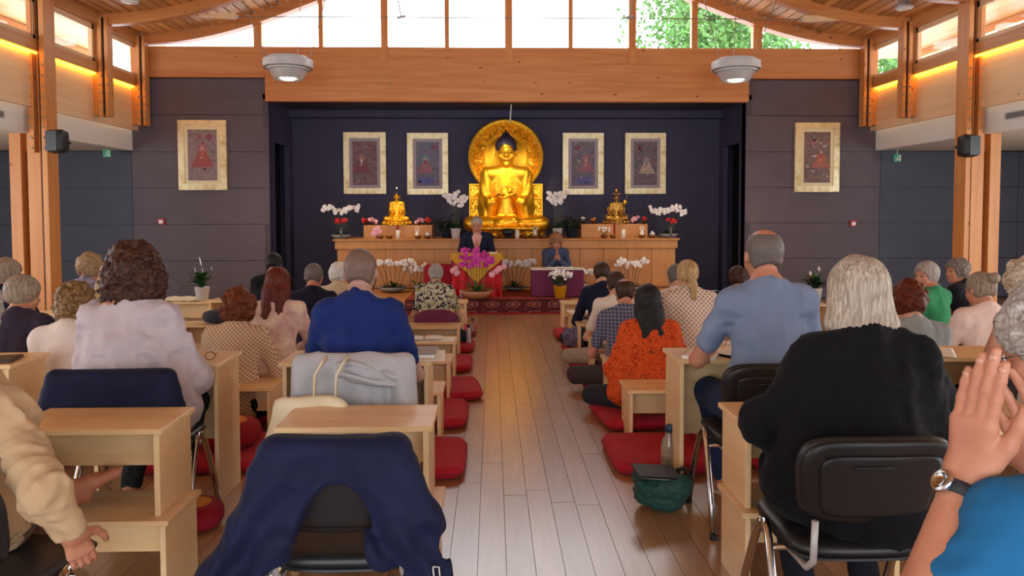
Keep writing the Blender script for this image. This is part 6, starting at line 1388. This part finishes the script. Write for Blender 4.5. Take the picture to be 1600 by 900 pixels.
# --- lower left: beige sweater, hand hanging, crossed bare foot on view
beige = cloth('beige_fleece', 'b0926f', 'bd9f7c', .95, 250, .4)
def near_left():
    sx, sy, sz = at(-5, 640, Y=2.28)
    X0 = -1.50; Y0 = 2.26; loc = V(X0, Y0, 0)
    def w(px, py, Y): q = at(px, py, Y=Y); return (q.x - X0, q.y - Y0, q.z)
    S_ = w(8, 655, 2.2); E = w(72, 770, 2.02); Wr = w(112, 832, 2.06)
    Sl = (S_[0] - .36, S_[1], S_[2]); HC = (S_[0] - .20, S_[1] + .1, 1.17)
    H = HeadMap(HC, rotm(-R(28), 0, 0), 1.0)
    body = [ell((S_[0] - .18, -.0, .78), (.16, .1, .26), None, .05), cone(S_, Sl, .05, .05, .05), cone((S_[0] - .18, S_[1], 1.0), H((0, -.02, -.06)), .055, .052, .03), cone(S_, E, .045, .038), cone(E, Wr, .037, .026), cone(Sl, (Sl[0] - .05, .1, .7), .045, .04)] + head_prims(H, 1.0)
    kn = (S_[0] + .0, .40, .60); an = w(108, 766, 2.86); heel = w(120, 778, 2.86); toe = w(184, 738, 2.88)
    hp = (S_[0] - .1, .05, .54)
    body += [cone(hp, (S_[0] - .42, .46, .54), .075, .055), cone((S_[0] - .42, .46, .54), an, .05, .036), cone(an, tuple((np.array(an) + np.array(toe)) / 2), .036, .028, .02), cone(tuple((np.array(an) + np.array(toe)) / 2), toe, .03, .017, .02), cone(heel, tuple(np.array(heel) + np.array((.03, 0, .01))), .032, .03, .02)]
    for k in range(4): body.append(cone(tuple(np.array(toe) + np.array((-.02, 0, .012 - .008 * k))), tuple(np.array(toe) + np.array((.012 - .004 * k, 0, .014 - .011 * k))), .009, .008, .008))
    hip2 = (S_[0] - .22, .05, .54); kx = S_[0] - .2; body += [cone(hip2, (kx, .42, .5), .075, .055), cone((kx, .42, .5), (kx, .36, .1), .05, .035), cone((kx, .36, .08), (kx, .5, .04), .034, .024)]
    coarse = nets(*field(body, .011))
    d = V(*w(128, 868, 2.1)) - V(*Wr); hp_ = hand_prims(Wr, d, V(.6, -.7, .1), .98, -1, .32, .03, tight=.8) + [cone(E, Wr, .037, .027)]
    L_ = np.array(Wr) - .07; fine = nets(*field(hp_, .0035, None, np.array(Wr) + np.minimum(d / np.linalg.norm(d) * -.03, 0) - .13, np.array(Wr) + .16))
    o = link('person', np_mesh('person', [coarse, fine], SK['skin_rosy']), None, (X0, Y0, 0)); tag(o, 'person in beige fleece at the lower left edge, hand hanging, bare foot', 'person', P_)
    cl = [ell((S_[0] - .18, -.0, .80), (.19, .13, .26), None, .06), ell((S_[0] - .18, .0, .58), (.2, .16, .16), None, .06), cone(S_, Sl, .07, .07, .05), cone((S_[0] - .17, S_[1], 1.0), S_, .07, .065, .05), cone((S_[0] - .2, S_[1], 1.0), Sl, .07, .065, .05), cone(S_, E, .066, .058, .04), cone(E, tuple(np.array(E) * .12 + np.array(Wr) * .88), .058, .04, .03), cone(Sl, (Sl[0] - .05, .1, .7), .07, .06, .04)]
    link('fleece', sdf_mesh('fleece', cl, .009, beige, fold_disp(.013, 41, 14)), o)
    tr = [cone(hp, (S_[0] - .42, .46, .54), .1, .08, .05), cone((S_[0] - .42, .46, .54), tuple(np.array((S_[0] - .42, .46, .54)) * .12 + np.array(an) * .88), .075, .048, .03), cone(hip2, (kx, .42, .5), .1, .08, .05), cone((kx, .42, .5), (kx, .36, .2), .07, .06, .03)]
    link('trousers', sdf_mesh('trousers', tr, .012, cloth('brown_cord', '5a4436', '654d3e'), fold_disp(.006, 43)), o)
    link('hair', sdf_mesh('hair', hair_prims('wavy', H, 1.0)[:-4] + hair_prims('wavy', H, 1.0)[-2:], .006, HM['silverc'], hair_disp('wavy', H, 1.0, 8)), o)
    # wire glasses
    for sg in (-1, 1):
        c0 = H((sg * .034, .105, -.006)); MB().tube([c0 + H.R @ V(.024 * math.cos(a), 0, .02 * math.sin(a)) for a in [2 * PI * k / 14 for k in range(15)]], .0018, 5).build('glasses_rim', M['dark'], o, True)
        MB().tube([H((sg * .058, .1, .0)), H((sg * .088, .02, .0))], .002, 5).build('glasses_arm', M['dark'], o)
near_left()
NAILM = mat('fingernail_pink', 'c59079', .35)[0]
# --- lower right: person with raised joined hands, watch, blue tee
def near_right():
    X0 = .98; Y0 = 1.12
    def w(px, py, Y): q = at(px, py, Y=Y); return (q.x - X0, q.y - Y0, q.z)
    HC = w(1656, 540, 1.38); H = HeadMap(HC, rotm(0, 0, R(38)) @ rotm(-R(22), 0, 0), .98)
    S_ = w(1592, 832, 1.12); Sr = (S_[0] + .36, S_[1] + .02, S_[2] + .01); E = w(1420, 1000, 1.10); Wr = w(1508, 742, 1.20)
    body = [ell((S_[0] + .19, 0, .78), (.17, .11, .26), None, .05), cone(S_, Sr, .055, .05, .05), cone((S_[0] + .18, .0, S_[2] + .02), H((0, -.02, -.06)), .058, .054, .03), cone(S_, E, .05, .043), cone(E, Wr, .043, .028), cone(Sr, (Sr[0] + .04, .1, .75), .05, .04)] + head_prims(H, .98)
    W2 = w(1640, 742, 1.24); E2 = (Sr[0] + .06, .12, .76); body += [cone(Sr, E2, .05, .042), cone(E2, W2, .04, .027)]
    for sg in (-1, 1):
        x = S_[0] + .19 + sg * .1; body += [cone((x, .0, .54), (x, .42, .52), .075, .055), cone((x, .42, .52), (x, .4, .1), .05, .035), cone((x, .4, .08), (x, .54, .04), .034, .024)]
    coarse = nets(*field(body, .01))
    d1 = V(*w(1535, 580, 1.17)) - V(*Wr); up1 = V(-.85, -.5, .0)
    h1 = hand_prims(Wr, d1, up1, 1.14, 1, .09, .01, tight=.66, thumb=(.95, .42)) + [cone(E, Wr, .043, .0285)]
    nails = list(NAILS)
    d2 = V(*w(1600, 640, 1.28)) - V(*W2); h2 = hand_prims(W2, d2, V(.6, .6, .2), 1.05, 1, .3, .12) + [cone(E2, W2, .04, .027)]
    lo = np.array(Wr) - .05; hi = np.array(Wr) + .1
    f1 = nets(*field(h1, .003, None, np.array(Wr) + np.array((-.12, -.12, -.03)), np.array(Wr) + np.array((.16, .16, .26)))); f2 = nets(*field(h2, .004, None, np.array(W2) + np.array((-.2, -.12, -.02)), np.array(W2) + np.array((.12, .16, .2))))
    o = link('person', np_mesh('person', [coarse, f1, f2], SK['skin_rosy']), None, (X0, Y0, 0)); tag(o, 'person in blue T-shirt at lower right edge, hands joined, wearing a watch', 'person', P_)
    cl = [ell((S_[0] + .19, -.0, .80), (.2, .14, .28), None, .06), ell((S_[0] + .19, .0, .56), (.2, .16, .16), None, .06), cone(S_, Sr, .072, .07, .05), cone((S_[0] + .14, .0, S_[2] + .03), S_, .075, .068, .05), cone((S_[0] + .22, .0, S_[2] + .03), Sr, .075, .068, .05),
          cone(S_, tuple(np.array(S_) * .5 + np.array(E) * .5), .066, .06, .04), cone(Sr, tuple(np.array(Sr) * .4 + np.array(E2) * .6), .07, .064, .04)]
    link('t_shirt', sdf_mesh('t_shirt', cl, .008, cloth('petrol_blue_jersey', '1c5c8c', '23689a', .9, 500, .3), fold_disp(.007, 51, 10)), o)
    tr = []
    for sg in (-1, 1):
        x = S_[0] + .19 + sg * .1; tr += [cone((x, .0, .54), (x, .42, .52), .1, .075, .05), cone((x, .42, .52), (x, .4, .15), .07, .055, .03)]
    link('trousers', sdf_mesh('trousers', tr, .014, char), o)
    hp = hair_prims('short', H, .98); link('hair', sdf_mesh('hair', hp, .005, HM['silverc'], hair_disp('curlys', H, .98, 5)), o)
    link('beard', sdf_mesh('beard', [ell(H((0, .05, -.085)), (.056, .05, .04), H.R, .02), ell(H((0, .11, -.05)), (.03, .03, .014), H.R, .01, 's')], .004, HM['silverc'], lambda Q: (.004 * vnoise(Q, 90, 4)).astype(np.float32)), o)
    for sg in (-1, 1):
        c0 = H((sg * .034, .106, -.004)); MB().tube([c0 + H.R @ V(.025 * math.cos(a), 0, .02 * math.sin(a)) for a in [2 * PI * k / 18 for k in range(19)]], .0016, 6).build('glasses_rim', M['chrome'], o, True)
        MB().tube([H((sg * .06, .1, .002)), H((sg * .088, .02, .004)), H((sg * .088, -.01, -.01))], .0016, 6).build('glasses_arm', M['chrome'], o, True)
    for (a_, b_, n_, r_) in nails:
        m_ = a_ * .35 + b_ * .65 + n_ * r_ * .82; q = MB().lathe([(.001, -r_ * .25), (r_ * .8, -r_ * .1), (r_ * .8, r_ * .1), (.001, r_ * .2)], n=12).build('fingernail', NAILM, o, True, loc=tuple(m_)); q.rotation_euler = Vector(n_).to_track_quat('Z', 'Y').to_euler()
    # watch
    p0 = V(*Wr) * .88 + V(*E) * .12; ax = V(*Wr) - V(*E); ax /= np.linalg.norm(ax)
    t = empty('wristwatch', (X0 + p0[0], Y0 + p0[1], p0[2]), 0, 'steel wristwatch with dark strap on the raised left forearm', 'watch'); t.rotation_euler = Vector(ax).to_track_quat('Z', 'Y').to_euler()
    MB().lathe([(.031, -.011), (.035, -.011), (.035, .011), (.031, .011), (.031, -.011)], n=32).build('strap', cloth('dark_rubber', '34363a', '3c3e43', .6), t, True)
    dv = t.rotation_euler.to_matrix().transposed() @ Vector((-.9, -.25, 0)); a = math.atan2(dv.y, dv.x)
    o2 = MB().lathe([(.019, 0), (.02, .002), (.019, .009), (.014, .0095), (.014, .008), (.005, .008)], n=28).build('watch_case', M['chrome'], t, True); o2.location = (.034 * math.cos(a), .034 * math.sin(a), 0); o2.rotation_euler = Vector((math.cos(a), math.sin(a), 0)).to_track_quat('Z', 'Y').to_euler()
    # ring
near_right()
